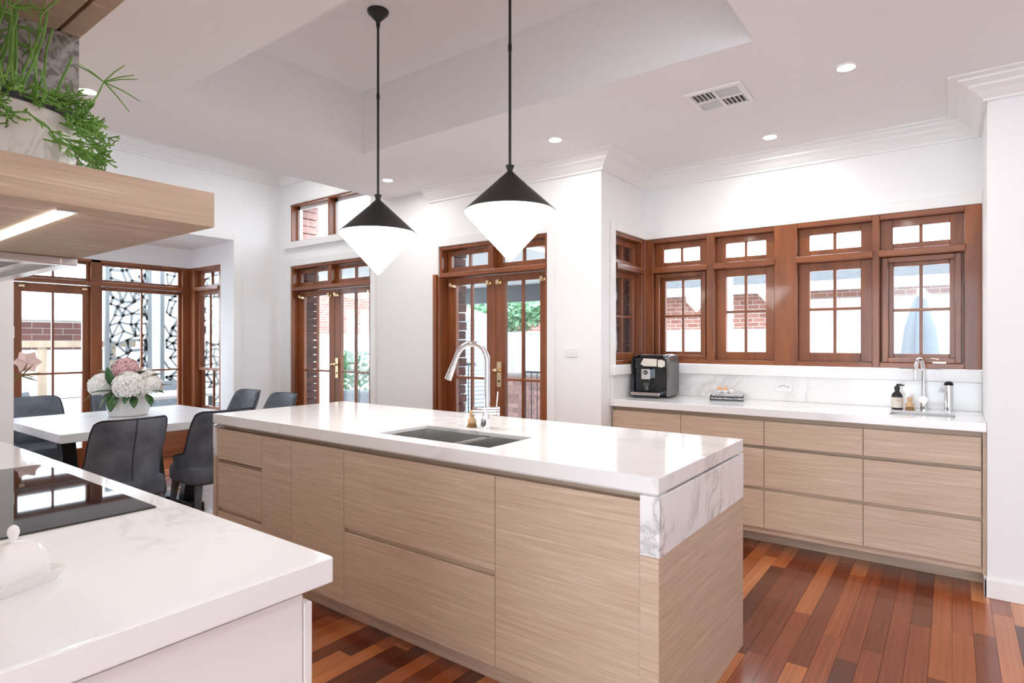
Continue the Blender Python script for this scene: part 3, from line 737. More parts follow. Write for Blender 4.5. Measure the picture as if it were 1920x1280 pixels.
for e_ in (-.045, 0): cp(MB().cyl((e_, -.02, .148), (e_, -.02, .128), .008, n=12), 'nozzle', 'blackgloss')
cp(MB().cyl((-.023, -.0355, .198), (-.023, -.038, .198), .017, n=24), 'badge', 'black')
text_mesh('jura', .013, 'ink', t, Matrix.Translation((-.035, -.0385, .198)) @ Matrix.Rotation(R(90), 4, 'X'))
cp(MB().prism([(-.075, .262), (-.05, .245), (.055, .245), (.055, .302), (-.05, .306)], lambda p, d_: (p[0], d_, p[1]), .0, .004), 'display', 'paper')
cp(MB().prism([(.063, .243), (.095, .237), (.118, .25), (.118, .285), (.095, .297), (.063, .297)], lambda p, d_: (p[0], d_, p[1]), .0, .004), 'display', 'paper')
gl = thing('glass_cup', 'small clear glass coffee cup on the drip tray', 'cup', (cmx - .023 * math.cos(R(6)) + .012 * math.sin(R(6)), cmy - .012, .9685))
lc = (0, 0, 0)
MB().lathe([(.001, 0), (.021, 0), (.023, .004), (.031, .07), (.0295, .07), (.0215, .007), (.001, .006)], lc, 24).build('cup', glass_mat('cup glass', (.93, .95, .96)), gl, world=False, smooth=True)
MB().tube([(.028, 0, .058), (.045, -.002, .055), (.05, -.002, .04), (.043, -.002, .027), (.026, 0, .022)], .004, 8).build('handle', glass_mat('cup handle glass', (.93, .95, .96)), gl, world=False, smooth=True)

# books and eggs
def book(name, label, loc, rz, w, d, h, cover):
    t = thing(name, label, 'book', loc, rz)
    MB().box(0, w, 0, d, 0, .0025).box(0, w, 0, d, h - .0025, h).box(0, w, 0, .0025, .0025, h - .0025).build('cover', cover, t, world=False)
    MB().box(.003, w - .004, .003, d - .004, .0026, h - .0026).build('pages', 'page', t, world=False)
    return t
bk = book('cookbook', 'thick black cookbook with white title under the grey book', (-1.452, 4.425, .9202), R(14), .235, .185, .032, 'bookblack')
text_mesh('The Breakfast Melbourne Cookbook', .0155, 'ink', bk, Matrix.Translation((.008, -.0003, .016)) @ Matrix.Rotation(R(90), 4, 'X'), bold=True)
MB().cyl((.205, 0, .016), (.205, -.0005, .016), .005, n=14).box(.219, .222, -.0005, 0, .009, .023).build('spine_mark', 'ink', bk, world=False)
bk2 = book('cookbook', 'thin pale grey book lying on the black cookbook', (-1.437, 4.437, .9527), R(14), .212, .17, .019, 'bookgrey')
for (a, c) in ((.01, .012), (.02, .035), (.04, .062), (.066, .088)):
    MB().box(a, c, -.0005, 0, .008, .0115).build('spine_mark', 'bookblack', bk2, world=False)
MB().cyl((.165, 0, .009), (.165, -.0005, .009), .0035, n=12).build('spine_mark', 'bookblack', bk2, world=False)
et = thing('egg_tray', 'white ceramic six cup egg tray on the books', 'egg tray', (-1.365, 4.52, .9719), R(14))
q = MB()
cups = [(-.042 + .042 * i, -.02 + .04 * j) for i in range(3) for j in range(2)]
for (a, c) in cups: q.lathe([(.006, 0), (.012, .001), (.019, .012), (.0215, .024), (.0195, .024), (.017, .012), (.008, .005), (.001, .005)], (a, c, 0), 18)
q.build('cups', 'ceramic', et, world=False, smooth=True)
MB().box(-.055, .055, -.032, .032, .010, .014).build('web', 'ceramic', et, world=False, bevel=.003)
for i, (a, c) in enumerate(((-.042, -.02), (0, -.02))):
    p = Matrix.Rotation(R(14), 4, 'Z') @ Vector((a, c, 0)) + Vector((-1.365, 4.52, .9719 + .0055))
    e = MB().lathe([(.001, 0), (.010, .003), (.0165, .012), (.0185, .020), (.0165, .033), (.011, .042), (.001, .046)], (0, 0, 0), 20).build('egg', 'egg', smooth=True)
    e.location = p; tag(e, ['brown egg at the left end of the white egg tray', 'brown egg in the middle cup of the white egg tray'][i], 'egg', 'eggs in the tray')
# power outlet, light switch
def plate(name, label, cat, x, y, z, w, h, holes):
    t = thing(name, label, cat, (x, y, z))
    B(x - w / 2, x + w / 2, y - .009, y, z - h / 2, z + h / 2).build('plate', 'plastic', t, bevel=.004)
    for (a, c, d_, e, m) in holes: B(x + a - d_, x + a + d_, y - .0115, y - .009, z + c - e, z + c + e).build('slot' if m == 'slot' else 'rocker', m, t, bevel=.001)
    return t
plate('power_outlet', 'white double power outlet on the stone splashback', 'outlet', -.99, YN - .0205, 1.022, .115, .062, [(-.035, .004, .0018, .006, 'slot'), (-.022, .004, .0018, .006, 'slot'), (.035, .004, .0018, .006, 'slot'), (.022, .004, .0018, .006, 'slot'), (-.007, .012, .004, .003, 'slot'), (.007, .012, .004, .003, 'slot')])
plate('light_switch', 'white light switch plate on the wall right of the doors', 'switch', -2.349, YD, 1.272, .115, .072, [(-.028, 0, .010, .015, 'plastic'), (0, 0, .010, .015, 'plastic'), (.028, 0, .010, .015, 'plastic')])
t = thing('light_switch', 'small white switch on the edge of the wall stub', 'switch', (-4.415, 1.03, 1.41))
B(-4.44, -4.395, 1.03, 1.038, 1.375, 1.445).build('plate', 'plastic', t, bevel=.003)
B(-4.425, -4.41, 1.038, 1.041, 1.395, 1.425).build('rocker', 'plastic', t, bevel=.001)

# ------------------------------------------------------------------ cooktop bench and hood
LY = .745; LX = -1.005
lc_ = thing('bench_cabinet', 'white cabinet under the cooktop bench in the foreground', 'cabinet', (-2.7, .35, 0))
B(-4.37, LX - .05, .0, LY - .055, .0, .864).build('carcass', 'white_cab', lc_)
B(LX - .05, LX - .03, -.02, LY - .05, .0, .853).build('end_panel', 'white_cab', lc_, bevel=.002)
B(LX - .052, LX - .03, LY - .048, LY - .028, .0, .832).build('drawer_front', 'white_cab', lc_, bevel=.003)
for (a, c) in ((-1.66, -1.06), (-2.56, -1.664), (-3.4, -2.564), (-4.36, -3.404)):
    for (z0, z1) in ((.10, .46), (.48, .832)): B(a, c, LY - .048, LY - .028, z0, z1).build('drawer', 'white_cab', lc_, bevel=.002)
bt3 = slab_with_hole(-4.378, LX, -.035, LY, .868, .92, -2.56, -1.684, .16, .675, .03).build('benchtop', 'marble', bevel=.003)
tag(bt3, 'white veined stone benchtop around the black cooktop', 'benchtop')
ct = thing('cooktop', 'black glass induction cooktop set in the foreground bench', 'cooktop', (-2.12, .42, .9))
B(-2.572, -1.672, .15, .687, .9205, .9245).build('glass_plate', 'blackglass', ct, bevel=.001)
B(-2.55, -1.69, .17, .665, .87, .9204).build('housing', 'black', ct)
# butter dish
bd = thing('butter_dish', 'white ceramic butter dish with domed lid and knob', 'butter dish', (-1.337, .314, .9202), R(22.6))
def rr(w, d, z, e=4, n=40):
    out = []
    for i in range(n):
        a = 2 * math.pi * i / n; c, s_ = math.cos(a), math.sin(a)
        out.append((w * math.copysign(abs(c) ** (2 / e), c), d * math.copysign(abs(s_) ** (2 / e), s_), z))
    return out
def loft(rings):
    b = MB(); n = len(rings[0]); v = [p for r_ in rings for p in r_]; f = []
    for j in range(len(rings) - 1):
        for i in range(n): f.append((j * n + i, j * n + (i + 1) % n, (j + 1) * n + (i + 1) % n, (j + 1) * n + i))
    f += [tuple(range(n - 1, -1, -1)), tuple(range((len(rings) - 1) * n, len(rings) * n))]
    return b.add(v, f)
loft([rr(.072, .092, 0, 9), rr(.075, .095, .004, 9), rr(.092, .112, .024, 12), rr(.090, .110, .025, 12), rr(.072, .092, .009, 9), rr(.02, .02, .008, 4)]).build('dish', 'ceramic', bd, world=False, smooth=True)
loft([rr(.064, .084, .010, 7), rr(.062, .082, .04, 6), rr(.056, .075, .068, 5), rr(.045, .062, .083, 4), rr(.025, .035, .092, 3), rr(.004, .004, .094, 2)]).build('lid', 'ceramic', bd, world=False, smooth=True)
MB().lathe([(.010, .088), (.0085, .097), (.011, .103), (.0155, .110), (.0165, .117), (.013, .125), (.006, .129), (.001, .13)], (0, 0, 0), 24).build('knob', 'ceramic', bd, world=False, smooth=True)
for o_ in bd.children: o_.scale = (.56, .56, .84)
# hood shelf
HZ0, HZ1, HX, HY = 1.602, 1.677, -1.283, .644
hs_ = thing('hood_shelf', 'thick limed oak hood shelf above the cooktop with light strip', 'range hood', (-2.7, .3, HZ0))
B(-4.37, HX, -.03, HY, HZ0, HZ1).build('shelf', 'oak_hood', hs_, bevel=.0015)
B(-2.06, -1.352, .383, .408, HZ0 - .003, HZ0 - .0002).build('light_strip', 'led', hs_)
B(-1.351, -1.332, .381, .410, HZ0 - .0025, HZ0 - .0002).build('strip_cap', 'steel', hs_)
HIx = -2.085
q = MB().box(-3.0, HIx, .10, .128, HZ0 - .022, HZ0 - .0002).box(-3.0, HIx, HY - .045, HY - .004, HZ0 - .022, HZ0 - .0002).box(HIx - .05, HIx, .128, HY - .045, HZ0 - .022, HZ0 - .0002).box(-3.0, HIx - .05, .128, HY - .045, HZ0 - .008, HZ0 - .0002)
q.build('hood_insert', 'steel', hs_, bevel=.002)
B(-2.9, HIx - .09, .22, HY - .11, HZ0 - .014, HZ0 - .0085).build('filter', 'graymetal', hs_)
FX, FY, FZ = -1.685, .520, 2.085
fc = B(-2.9, FX, -.03, FY, HZ1 + .0005, FZ).build('flue_cover', 'tile'); tag(fc, 'grey marbled flue cover rising from the hood shelf', 'flue cover')
ob = thing('overhead_cupboard', 'limed oak overhead box above the potted plant', 'cupboard', (-2.5, .25, FZ))
MB().box(-4.37, -.7, -.03, FY - .045, FZ + .0005, ZC - .001).box(-4.37, -.7, FY - .037, FY + .002, FZ + .0005, ZC - .001).box(-4.37, -.7, FY - .045, FY - .037, FZ + .015, ZC - .001).build('box', 'oak_hood', ob, bevel=.001)

# potted trailing cactus
px_, py_ = -1.507, .311
pt = thing('potted_plant', 'trailing green cactus in an off white pot with black rim', 'plant', (px_, py_, HZ1 + .0005))
MB().lathe([(.001, 0), (.125, 0), (.135, .006), (.150, .10), (.152, .118), (.144, .118), (.14, .10), (.001, .098)], (0, 0, 0), 48).build('pot', 'potwhite', pt, world=False, smooth=True)
MB().lathe([(.1505, .116), (.1545, .116), (.1545, .131), (.146, .131), (.144, .118), (.1505, .116)], (0, 0, 0), 48).build('rim', 'black', pt, world=False, smooth=True)
MB().lathe([(.001, .0985), (.139, .0985), (.139, .105), (.001, .112)], (0, 0, 0), 32).build('soil', 'soil', pt, world=False)
rp = random.Random(21)
def branchy(mb, p, d, L, r, depth, droop):
    n = 3; pts = [p.copy()]
    for i in range(n):
        d = (d + Vector((rp.uniform(-.25, .25), rp.uniform(-.25, .25), rp.uniform(-.2, .2) - droop))).normalized()
        p = p + d * (L / n); pts.append(p.copy())
    for q_ in pts: q_.z = max(q_.z, .006); q_.x = max(q_.x, -.168)
    mb.tube(pts, [r, r, r * .95, r * .8], 5)
    if depth:
        for k in range(rp.choice((2, 2, 3))):
            nd = (d + Vector((rp.uniform(-1, 1), rp.uniform(-1, 1), rp.uniform(-.6, .9)))).normalized()
            branchy(mb, p, nd, L * rp.uniform(.5, .75), r * .92, depth - 1, droop)
fo = MB()
for i in range(230):
    a = rp.uniform(0, 2 * math.pi); rr_ = .14 * math.sqrt(rp.random())
    p = Vector((rr_ * math.cos(a), rr_ * math.sin(a), .118))
    d = Vector((math.cos(a) * .8, math.sin(a) * .8, rp.uniform(.2, .9))).normalized()
    branchy(fo, p, d, rp.uniform(.024, .042), .0019, 2, .05)
for i in range(70):     # trailing over the side facing the room and the front
    a = rp.choice((rp.gauss(R(55), .35), rp.gauss(R(-20), .5)))
    p = Vector((.152 * math.cos(a), .152 * math.sin(a), .125 - rp.uniform(0, .07)))
    d = Vector((math.cos(a), math.sin(a), rp.uniform(-.6, .3))).normalized()
    if rp.random() < .5: d = (d + Vector((-math.sin(a), math.cos(a), 0)) * rp.uniform(-.6, .6)).normalized()
    branchy(fo, p, d, rp.uniform(.02, .034), .0019, 3 if i % 3 else 2, .09)
fo.build('foliage', 'green', pt, world=False, smooth=True, kind='stuff')
for i in range(26):
    a = rp.uniform(R(-110), R(75)); q0 = Vector((.10 * math.cos(a) * rp.uniform(.3, 1.1), .10 * math.sin(a) * rp.uniform(.3, 1.1), .112))
    d = Vector((rp.uniform(-.12, .2), rp.uniform(-.15, .3), 1)).normalized(); L = rp.uniform(.12, .235)
    mb = MB(); pts = [q0 + d * (L * k / 4) + Vector((0, 0, 0)) + Vector((rp.uniform(-.004, .004), rp.uniform(-.004, .004), 0)) for k in range(5)]
    mb.tube(pts, [.0030, .0028, .0026, .0024, .002], 6)
    if i % 2 == 0:
        for k in range(4):
            dd = Vector((rp.uniform(-1, 1), rp.uniform(-1, 1), rp.uniform(-.1, .8))).normalized()
            mb.tube([pts[-1], pts[-1] + dd * .025, pts[-1] + dd * rp.uniform(.04, .06) + Vector((0, 0, -.004))], [.0018, .0016, .001], 5)
    mb.build('stem', 'green', pt, world=False, smooth=True)
mb = MB()   # the long arching spray at the right
p0 = Vector((.05, .125, .11)); top = Vector((.045, .185, .235))
mb.tube([p0, Vector((.05, .15, .16)), Vector((.048, .172, .20)), top], [.0022, .002, .0018, .0016], 6)
for dd in ((.2, .9, -.25), (-.3, .8, -.5), (.1, .7, .35), (-.5, -.5, .5), (.0, .5, .7), (.4, -.6, .15), (.6, .4, .2)):
    v_ = Vector(dd).normalized(); mb.tube([top, top + v_ * .035, top + v_ * .07 + Vector((0, 0, -.006))], [.0016, .0014, .0009], 5)
mb.build('stem', 'green', pt, world=False, smooth=True)

# ------------------------------------------------------------------ dining setting
tb = thing('dining_table', 'square pale topped dining table with black trestle base', 'table', (-5.315, 1.995, 0))
B(-5.98, -4.65, 1.33, 2.66, .69, .75).build('table_top', 'tabletop', tb, bevel=.004)
for yy in (1.68, 2.31):
    for s_ in (-1, 1):
        MB().prism([(s_ * .22, .06), (s_ * .30, .06), (s_ * .52, .69), (s_ * .40, .69)], lambda p, d_: (-5.315 + p[0], d_, p[1]), yy - .05, yy + .05).build('leg', 'darkwood', tb, bevel=.004)
    B(-5.315 - .45, -5.315 + .45, yy - .05, yy + .05, 0, .06).build('foot_bar', 'darkwood', tb, bevel=.004)
B(-5.36, -5.27, 1.73, 2.26, .0, .06).build('stretcher', 'darkwood', tb, bevel=.004)

def make_chair():
    t = thing('dining_chair', 'x', 'chair')
    # local: faces +X (seat front at +x), back at -x
    n = 40; ths = [R(-128) + R(256) * i / n for i in range(n + 1)]
    def ring(th, f):                      # th = 0 at the back centre
        a = abs(math.degrees(th))
        k = max(0, min(1, (a - 50) / 36)); k = k * k * (3 - 2 * k)
        cn = max(0, min(1, (a - 34) / 22)); zt = .872 - .035 * cn ** 2 - k * .27 - .06 * max(0, (a - 86) / 42)
        z0 = .395
        z = z0 + (zt - z0) * f
        waist = .028 * math.sin(math.pi * min(1, f * 1.25)) * (1 - k)
        flare = (f ** 1.6 * .06) * (1 - k) + .012 * k
        c, s_ = math.cos(th), math.sin(th)
        rx = .225 + flare - waist; ry = .212 + .55 * flare - waist * .7
        e = .7
        x_ = -math.copysign(abs(c) ** e, c) * rx; y_ = math.copysign(abs(s_) ** e, s_) * ry
        return Vector((x_, y_, z))
    m_ = 8; v = []; f = []
    for th in ths:
        for j in range(m_ + 1): v.append(ring(th, j / m_))
    for i in range(n):
        for j in range(m_): f.append((i * (m_ + 1) + j, (i + 1) * (m_ + 1) + j, (i + 1) * (m_ + 1) + j + 1, i * (m_ + 1) + j + 1))
    sh = MB().add(v, f).build('backrest', 'leather', t, world=False, smooth=True)
    sd = sh.modifiers.new('s', 'SOLIDIFY'); sd.thickness = .034; sd.offset = -1
    bv = sh.modifiers.new('b', 'BEVEL'); bv.width = .012; bv.segments = 3; bv.limit_method = 'ANGLE'
    MB().tube([ring(th, 1) + Vector((0, 0, .003)) for th in ths], .005, 6).build('piping', 'piping', sh, world=False, smooth=True)
    MB().tube([ring(0, j / 8) * 1.0 + Vector((-.002, 0, 0)) for j in range(9)], .0025, 5).build('seam', 'piping', sh, world=False)
    loft([rr(.20, .205, .36, 5), rr(.225, .222, .375, 5), rr(.23, .225, .44, 5), rr(.22, .215, .475, 5), rr(.16, .16, .485, 4), rr(.02, .02, .486, 2)]).build('seat', 'leather', t, world=False, smooth=True)
    for sx_ in (-1, 1):
        for sy_ in (-1, 1):
            MB().cyl((sx_ * .165, sy_ * .165, .38), (sx_ * .215, sy_ * .20, .0), .028, .013, n=14).build('leg', 'leather' if True else '', t, world=False, smooth=True)
    return t
ch = make_chair()
spots = [(-4.36, 1.565, 180, 'dark suede dining chair with its seamed back to the cooktop bench, nearest the camera'),
         (-4.36, 2.16, 180, 'dark suede dining chair half hidden behind the end of the island'),
         (-6.19, 1.62, 0, 'dark suede dining chair across the table by the glazed bay door'),
         (-6.19, 2.27, 0, 'dark suede dining chair across the table behind the flower vase'),
         (-5.60, 2.93, -90, 'dark suede chair at the far table end nearer the bay window'),
         (-4.98, 2.93, -90, 'dark suede chair at the far table end beside the island corner'),
         (-5.05, 1.09, 90, 'dark suede chair at the near table end beside the wall stub')]
for i, (x_, y_, a, l) in enumerate(spots):
    o = ch if i == 0 else copy_tree(ch)
    o.location = (x_, y_, 0); o.rotation_euler = (0, 0, R(a))
    tag(o, l, 'chair', 'suede dining chairs around the table')

# flowers in vase
vx, vy = -5.46, 2.03
fv = thing('flower_vase', 'white textured bowl vase of white and pink hydrangeas', 'vase', (vx, vy, .7502))
MB().lathe([(.001, 0), (.125, 0), (.135, .006), (.150, .05), (.155, .10), (.150, .15), (.138, .175), (.130, .175), (.14, .15), (.14, .10), (.001, .09)], (0, 0, 0), 40).build('vase', 'matceramic', fv, world=False, smooth=True)
rf = random.Random(8)
def head(c, r, m):
    b = MB(); c = Vector(c); N = 150
    for i in range(N):
        zz = 1 - 2 * (i + .5) / N; a = i * 2.39996; q = math.sqrt(1 - zz * zz)
        n_ = Vector((q * math.cos(a), q * math.sin(a), zz))
        if n_.z < -.55: continue
        ce = c + n_ * r * rf.uniform(.9, 1.05); u = n_.orthogonal().normalized(); w_ = n_.cross(u); ph = rf.uniform(0, 1.5)
        for k in range(4):
            aa = ph + k * math.pi / 2; dd = u * math.cos(aa) + w_ * math.sin(aa); sd_ = u * -math.sin(aa) + w_ * math.cos(aa); pr = r * .24
            b.add([ce, ce + dd * pr * .6 + sd_ * pr * .45 + n_ * pr * .12, ce + dd * pr * 1.1 + n_ * pr * .05, ce + dd * pr * .6 - sd_ * pr * .45 + n_ * pr * .12], [(0, 1, 2, 3)])
    o = b.build('flower_head', m, fv, world=False)
    s2 = o.modifiers.new('s', 'SOLIDIFY'); s2.thickness = .0012
    return o
def to_cam(u, w_, z): # u across the view (right), w toward the camera
    return (.802 * u + .597 * w_, .597 * u - .802 * w_, z)
for (u, w_, z_, r_, m) in ((-.17, .05, .245, .105, 'petalw'), (.085, .12, .245, .115, 'petalw'), (.20, .02, .24, .085, 'petalw'), (-.02, .0, .37, .10, 'petalp'), (.05, -.12, .27, .11, 'petalw'), (-.12, -.10, .26, .10, 'petalw')):
    h_ = head(to_cam(u, w_, z_), r_, m)
    if m == 'petalp': h_['label'] = 'dusty pink flower head'
core = MB().lathe([(.001, .12), (.12, .13), (.13, .2), (.10, .26), (.03, .31), (.001, .32)], (0, 0, 0), 20).build('stems', 'leaf', fv, world=False)
def leafmesh(base, d, up, L, wd, m):
    base = Vector(base); d = Vector(d).normalized(); s_ = d.cross(Vector(up)).normalized(); n_ = s_.cross(d)
    v = []; K = 7
    for i in range(K + 1):
        t_ = i / K; wv = wd * math.sin(math.pi * min(1, t_ * .96 + .03)) ** .8; c = base + d * L * t_ - n_ * (.18 * L * t_ * t_)
        v += [c - s_ * wv + n_ * wv * .3, c, c + s_ * wv + n_ * wv * .3]
    f = []
    for i in range(K):
        for j in range(2): f.append((3 * i + j, 3 * i + j + 1, 3 * i + 4 + j, 3 * i + 3 + j))
    o = MB().add(v, f).build('leaf', m, fv, world=False, smooth=True); s2 = o.modifiers.new('s', 'SOLIDIFY'); s2.thickness = .0015
for (u, w_, z_, du, dw, dz, L, wd, m) in (
        (-.03, .13, .24, -.15, .4, .9, .17, .035, 'leaf'), (-.03, .14, .21, -.9, .5, .1, .16, .034, 'leaf'), (-.02, .14, .20, .15, .6, -.75, .17, .04, 'leaf'), (-.05, .14, .2, -.35, .6, -.75, .15, .036, 'leaf'),
        (.0, .13, .23, .8, .5, .25, .12, .03, 'leaf'), (.12, .12, .17, .4, .6, -.6, .12, .03, 'leaf'), (.2, .08, .18, .55, .4, -.55, .12, .03, 'leaf'), (.22, .05, .2, .9, .3, .1, .13, .03, 'leaf'),
        (-.1, .02, .32, -.7, .2, .5, .13, .035, 'bronzeleaf'), (.09, .02, .33, .6, .3, .35, .13, .035, 'leaf'), (.17, -.02, .31, .8, .1, .4, .12, .035, 'bronzeleaf'), (-.2, .08, .2, -.7, .4, -.45, .12, .03, 'bronzeleaf'),
        (.25, .0, .24, .9, .1, .25, .12, .03, 'bronzeleaf'), (-.24, .02, .22, -1, .2, .0, .09, .025, 'leaf'), (.1, .14, .2, .1, .7, -.5, .12, .03, 'leaf')):
    leafmesh(to_cam(u, w_, z_), to_cam(du, dw, dz), (0, 0, 1) if abs(dz) < .8 else to_cam(0, 1, .2), L, wd, m)

# orchid peeking past the wall stub
orc = thing('orchid_spray', 'pale pink orchid spray beside the wall stub', 'flower', (-4.415, 1.0385, 1.16))
mb = MB(); mb.tube([(0, 0, -.04), (.01, .02, -.01), (.02, .05, 0.0), (.03, .085, -.015)], .003, 6); mb.build('stem', 'bronzeleaf', orc, world=False)
mb = MB()
for k in range(6):
    a = k * math.pi / 3; d = Vector((.3 * math.cos(a), math.cos(a), math.sin(a))).normalized()
    c = Vector((.015, .06, .075)); s_ = d.cross(Vector((1, 0, 0))).normalized()
    mb.add([c, c + d * .04 + s_ * .028, c + d * .07, c + d * .04 - s_ * .028], [(0, 1, 2, 3)])
o = mb.build('petals', 'pinkpetal', orc, world=False); s2 = o.modifiers.new('s', 'SOLIDIFY'); s2.thickness = .002
MB().tube([(.0, .0, -.01), (.012, .045, .03), (.015, .06, .07)], .003, 6).build('stem', 'bronzeleaf', orc, world=False)
for d in ((.2, .5, .1), (.1, .45, -.2), (.2, .3, .4)):
    v_ = Vector(d); MB().tube([(.02, .03, -.005), Vector((.02, .03, -.005)) + v_ * .1, Vector((.02, .03, -.005)) + v_ * .17], [.004, .005, .001], 6).build('bud', 'bronzeleaf', orc, world=False)

# ------------------------------------------------------------------ lights
def pendant(x, y, label):
    t = thing('pendant_lamp', label, 'pendant lamp', (x, y, 1.73), group='pendants over the island')
    r_ = .213
    MB().lathe([(.001, .452), (.014, .452), (.021, .448), (.012, .425), (.016, .418), (r_, .236), (r_ - .003, .233), (.014, .41), (.001, .412)], (0, 0, 0), 64).build('shade', 'black', t, world=False, smooth=True)
    MB().lathe([(.001, 0), (.006, .002), (r_ - .004, .222), (r_ - .001, .230), (r_ - .006, .2335), (.001, .2335)], (0, 0, 0), 64).build('diffuser', 'glow', t, world=False, smooth=True)
    MB().cyl((0, 0, .45), (0, 0, 1.425), .0068, n=12).build('rod', 'black', t, world=False, smooth=True)
    MB().cyl((0, 0, .985), (0, 0, 1.015), .009, n=12).build('coupling', 'black', t, world=False, smooth=True)
    MB().lathe([(.001, 1.39), (.010, 1.39), (.012, 1.41), (.011, 1.418), (.020, 1.428), (.058, 1.468), (.060, 1.4795), (.001, 1.4795)], (0, 0, 0), 32).build('canopy', 'black', t, world=False, smooth=True)
pendant(-2.585, 2.215, 'black and white cone pendant lamp hanging nearer the french doors')
pendant(-1.66, 2.215, 'black and white cone pendant lamp hanging nearer the camera over the sink')
def downlight(x, y, label, zc=ZC):
    t = thing('downlight', label, 'downlight', (x, y, zc - .006), group='recessed downlights')
    MB().lathe([(.040, .0), (.052, .0), (.054, .006), (.040, .006), (.040, .0)], (0, 0, 0), 32).build('ring', 'trim', t, world=False, smooth=True)
    MB().lathe([(.001, .002), (.040, .002), (.040, .006), (.001, .006)], (0, 0, 0), 32).build('lens', 'lamp', t, world=False)
for (x, y, l) in ((-.43, 3.41, 'recessed downlight nearest the right wall end'), (-.99, 4.26, 'recessed downlight above the window bench'), (-2.187, 3.437, 'recessed downlight between pendant rod and ceiling vent'),
                  (-3.886, 3.436, 'recessed downlight beside the left pendant rod'), (-3.84, 1.225, 'recessed downlight beside the potted plant'), (-2.2, 1.1, 'added unseen downlight above the aisle near the hood'), (-.43, 1.1, 'added unseen downlight above the camera side of the island'),
                  (-2.2, 4.0 - 5.2, 'added unseen downlight behind the camera on the left'), (.9, -.6, 'added unseen downlight behind the camera on the right'), (.9, 2.4, 'added unseen downlight to the right of the island')):  # from the aisle one on, these are added lamps out of view
    downlight(x, y, l)
for (x, y, l) in ((-5.35, .7, 'added unseen downlight in the high dining ceiling near the rear'), (-5.0, 2.0, 'added unseen downlight in the high dining ceiling above the table'), (-5.35, 3.3, 'added unseen downlight in the high dining ceiling by the doors')):  # lamps added out of sight to brighten the dining side
    downlight(x, y, l, ZD)
# ceiling vent
t = thing('ceiling_vent', 'white square four way ceiling air vent', 'vent', (-1.06, 3.40, ZC))
vx0, vy0, h_ = -1.06, 3.40, .155
q = MB()
for (a, b_, c, d) in ((-h_, h_, -h_, -h_ + .028), (-h_, h_, h_ - .028, h_), (-h_, -h_ + .028, -h_ + .028, h_ - .028), (h_ - .028, h_, -h_ + .028, h_ - .028), (-.009, .009, -h_ + .028, h_ - .028), (-h_ + .028, -.009, -.009, .009), (.009, h_ - .028, -.009, .009)):
    q.box(vx0 + a, vx0 + b_, vy0 + c, vy0 + d, ZC - .014, ZC - .0002)
q.build('frame', 'trim', t, bevel=.003)
B(vx0 - h_ + .02, vx0 + h_ - .02, vy0 - h_ + .02, vy0 + h_ - .02, ZC - .0035, ZC - .0004).build('duct', 'slot', t)
for (cx0, cy0, dirx) in ((-1, -1, 0), (1, 1, 0), (-1, 1, 1), (1, -1, 1)):
    for k in range(5):
        o_ = .014 + .024 * k
        if dirx: a = (vx0 + cx0 * .068 - .058, vx0 + cx0 * .068 + .058, vy0 + cy0 * .009 + cy0 * o_, vy0 + cy0 * .009 + cy0 * (o_ + .004))
        else: a = (vx0 + cx0 * .009 + cx0 * o_, vx0 + cx0 * .009 + cx0 * (o_ + .004), vy0 + cy0 * .068 - .058, vy0 + cy0 * .068 + .058)
        B(min(a[0], a[1]), max(a[0], a[1]), min(a[2], a[3]), max(a[2], a[3]), ZC - .013, ZC - .0036).build('louvre', 'trim', t)

# ------------------------------------------------------------------ outside
gd = MB().box(-40, 30, 4.9, 60, -.3, -.15).box(-40, -7.6, -20, 4.9, -.3, -.15)
struct(gd.build('ground', 'pave'), 'pale concrete paving outside the windows', 'ground')
FYY = 10.2
fn = thing('boundary_fence', 'cream ribbed steel boundary fence beyond the windows', 'fence', (-8, FYY, -.15))
k = 0; x = -30
while x < 8:
    m_ = MB()
    for j in range(9): m_.box(x + j * .25, x + j * .25 + .13, FYY, FYY + .03, -.15, 1.53).box(x + j * .25 + .13, x + j * .25 + .25, FYY + .03, FYY + .06, -.15, 1.53)
    m_.build('fence_panel', 'fence', fn); B(x - .03, x + .03, FYY - .03, FYY + .07, -.15, 1.57).build('fence_post', 'fence', fn); x += 2.25
B(-30, 8, FYY - .02, FYY + .075, 1.535, 1.57).build('top_rail', 'fence', fn)
hs2 = thing('neighbour_house', 'neighbour brick house with grey roof and pale gutter beyond the fence', 'house', (-1, 13, -.15))
B(-5.2, 7, 12.2, 18, -.15, 2.3).build('brick_wall', 'brick_far', hs2)
B(-5.7, 7.5, 11.6, 18.4, 2.3, 2.34).build('eave', 'soffit', hs2)
B(-5.8, 7.6, 11.45, 11.6, 2.26, 2.42).build('gutter', 'gutter', hs2)
MB().prism([(11.5, 2.40), (13.4, 2.98), (18.2, 2.40)], lambda p, d_: (d_, p[0], p[1]), -5.75, 7.5).build('roof', 'roof', hs2)
B(-2.5, 1.2, 12.14, 12.2, -.1, 2.15).build('roller_door', 'fence', hs2)
for k in range(11): B(-2.48, 1.18, 12.12, 12.14, .0 + .19 * k, .015 + .19 * k).build('door_rib', 'gutter', hs2)
MB().cyl((-2.8, 12.1, 0), (-2.8, 12.1, 2.3), .05, n=12).build('downpipe', 'gutter', hs2)
h3 = thing('brick_house', 'tall pale brick house wall behind the fence opposite the dining doors', 'house', (-16, 13, -.15))
B(-24, -9.5, 12.6, 18, -.15, 4.2).build('brick_wall', 'brick_far', h3)
B(-24.3, -9.2, 12.2, 18, 4.2, 4.3).build('eave', 'soffit', h3)
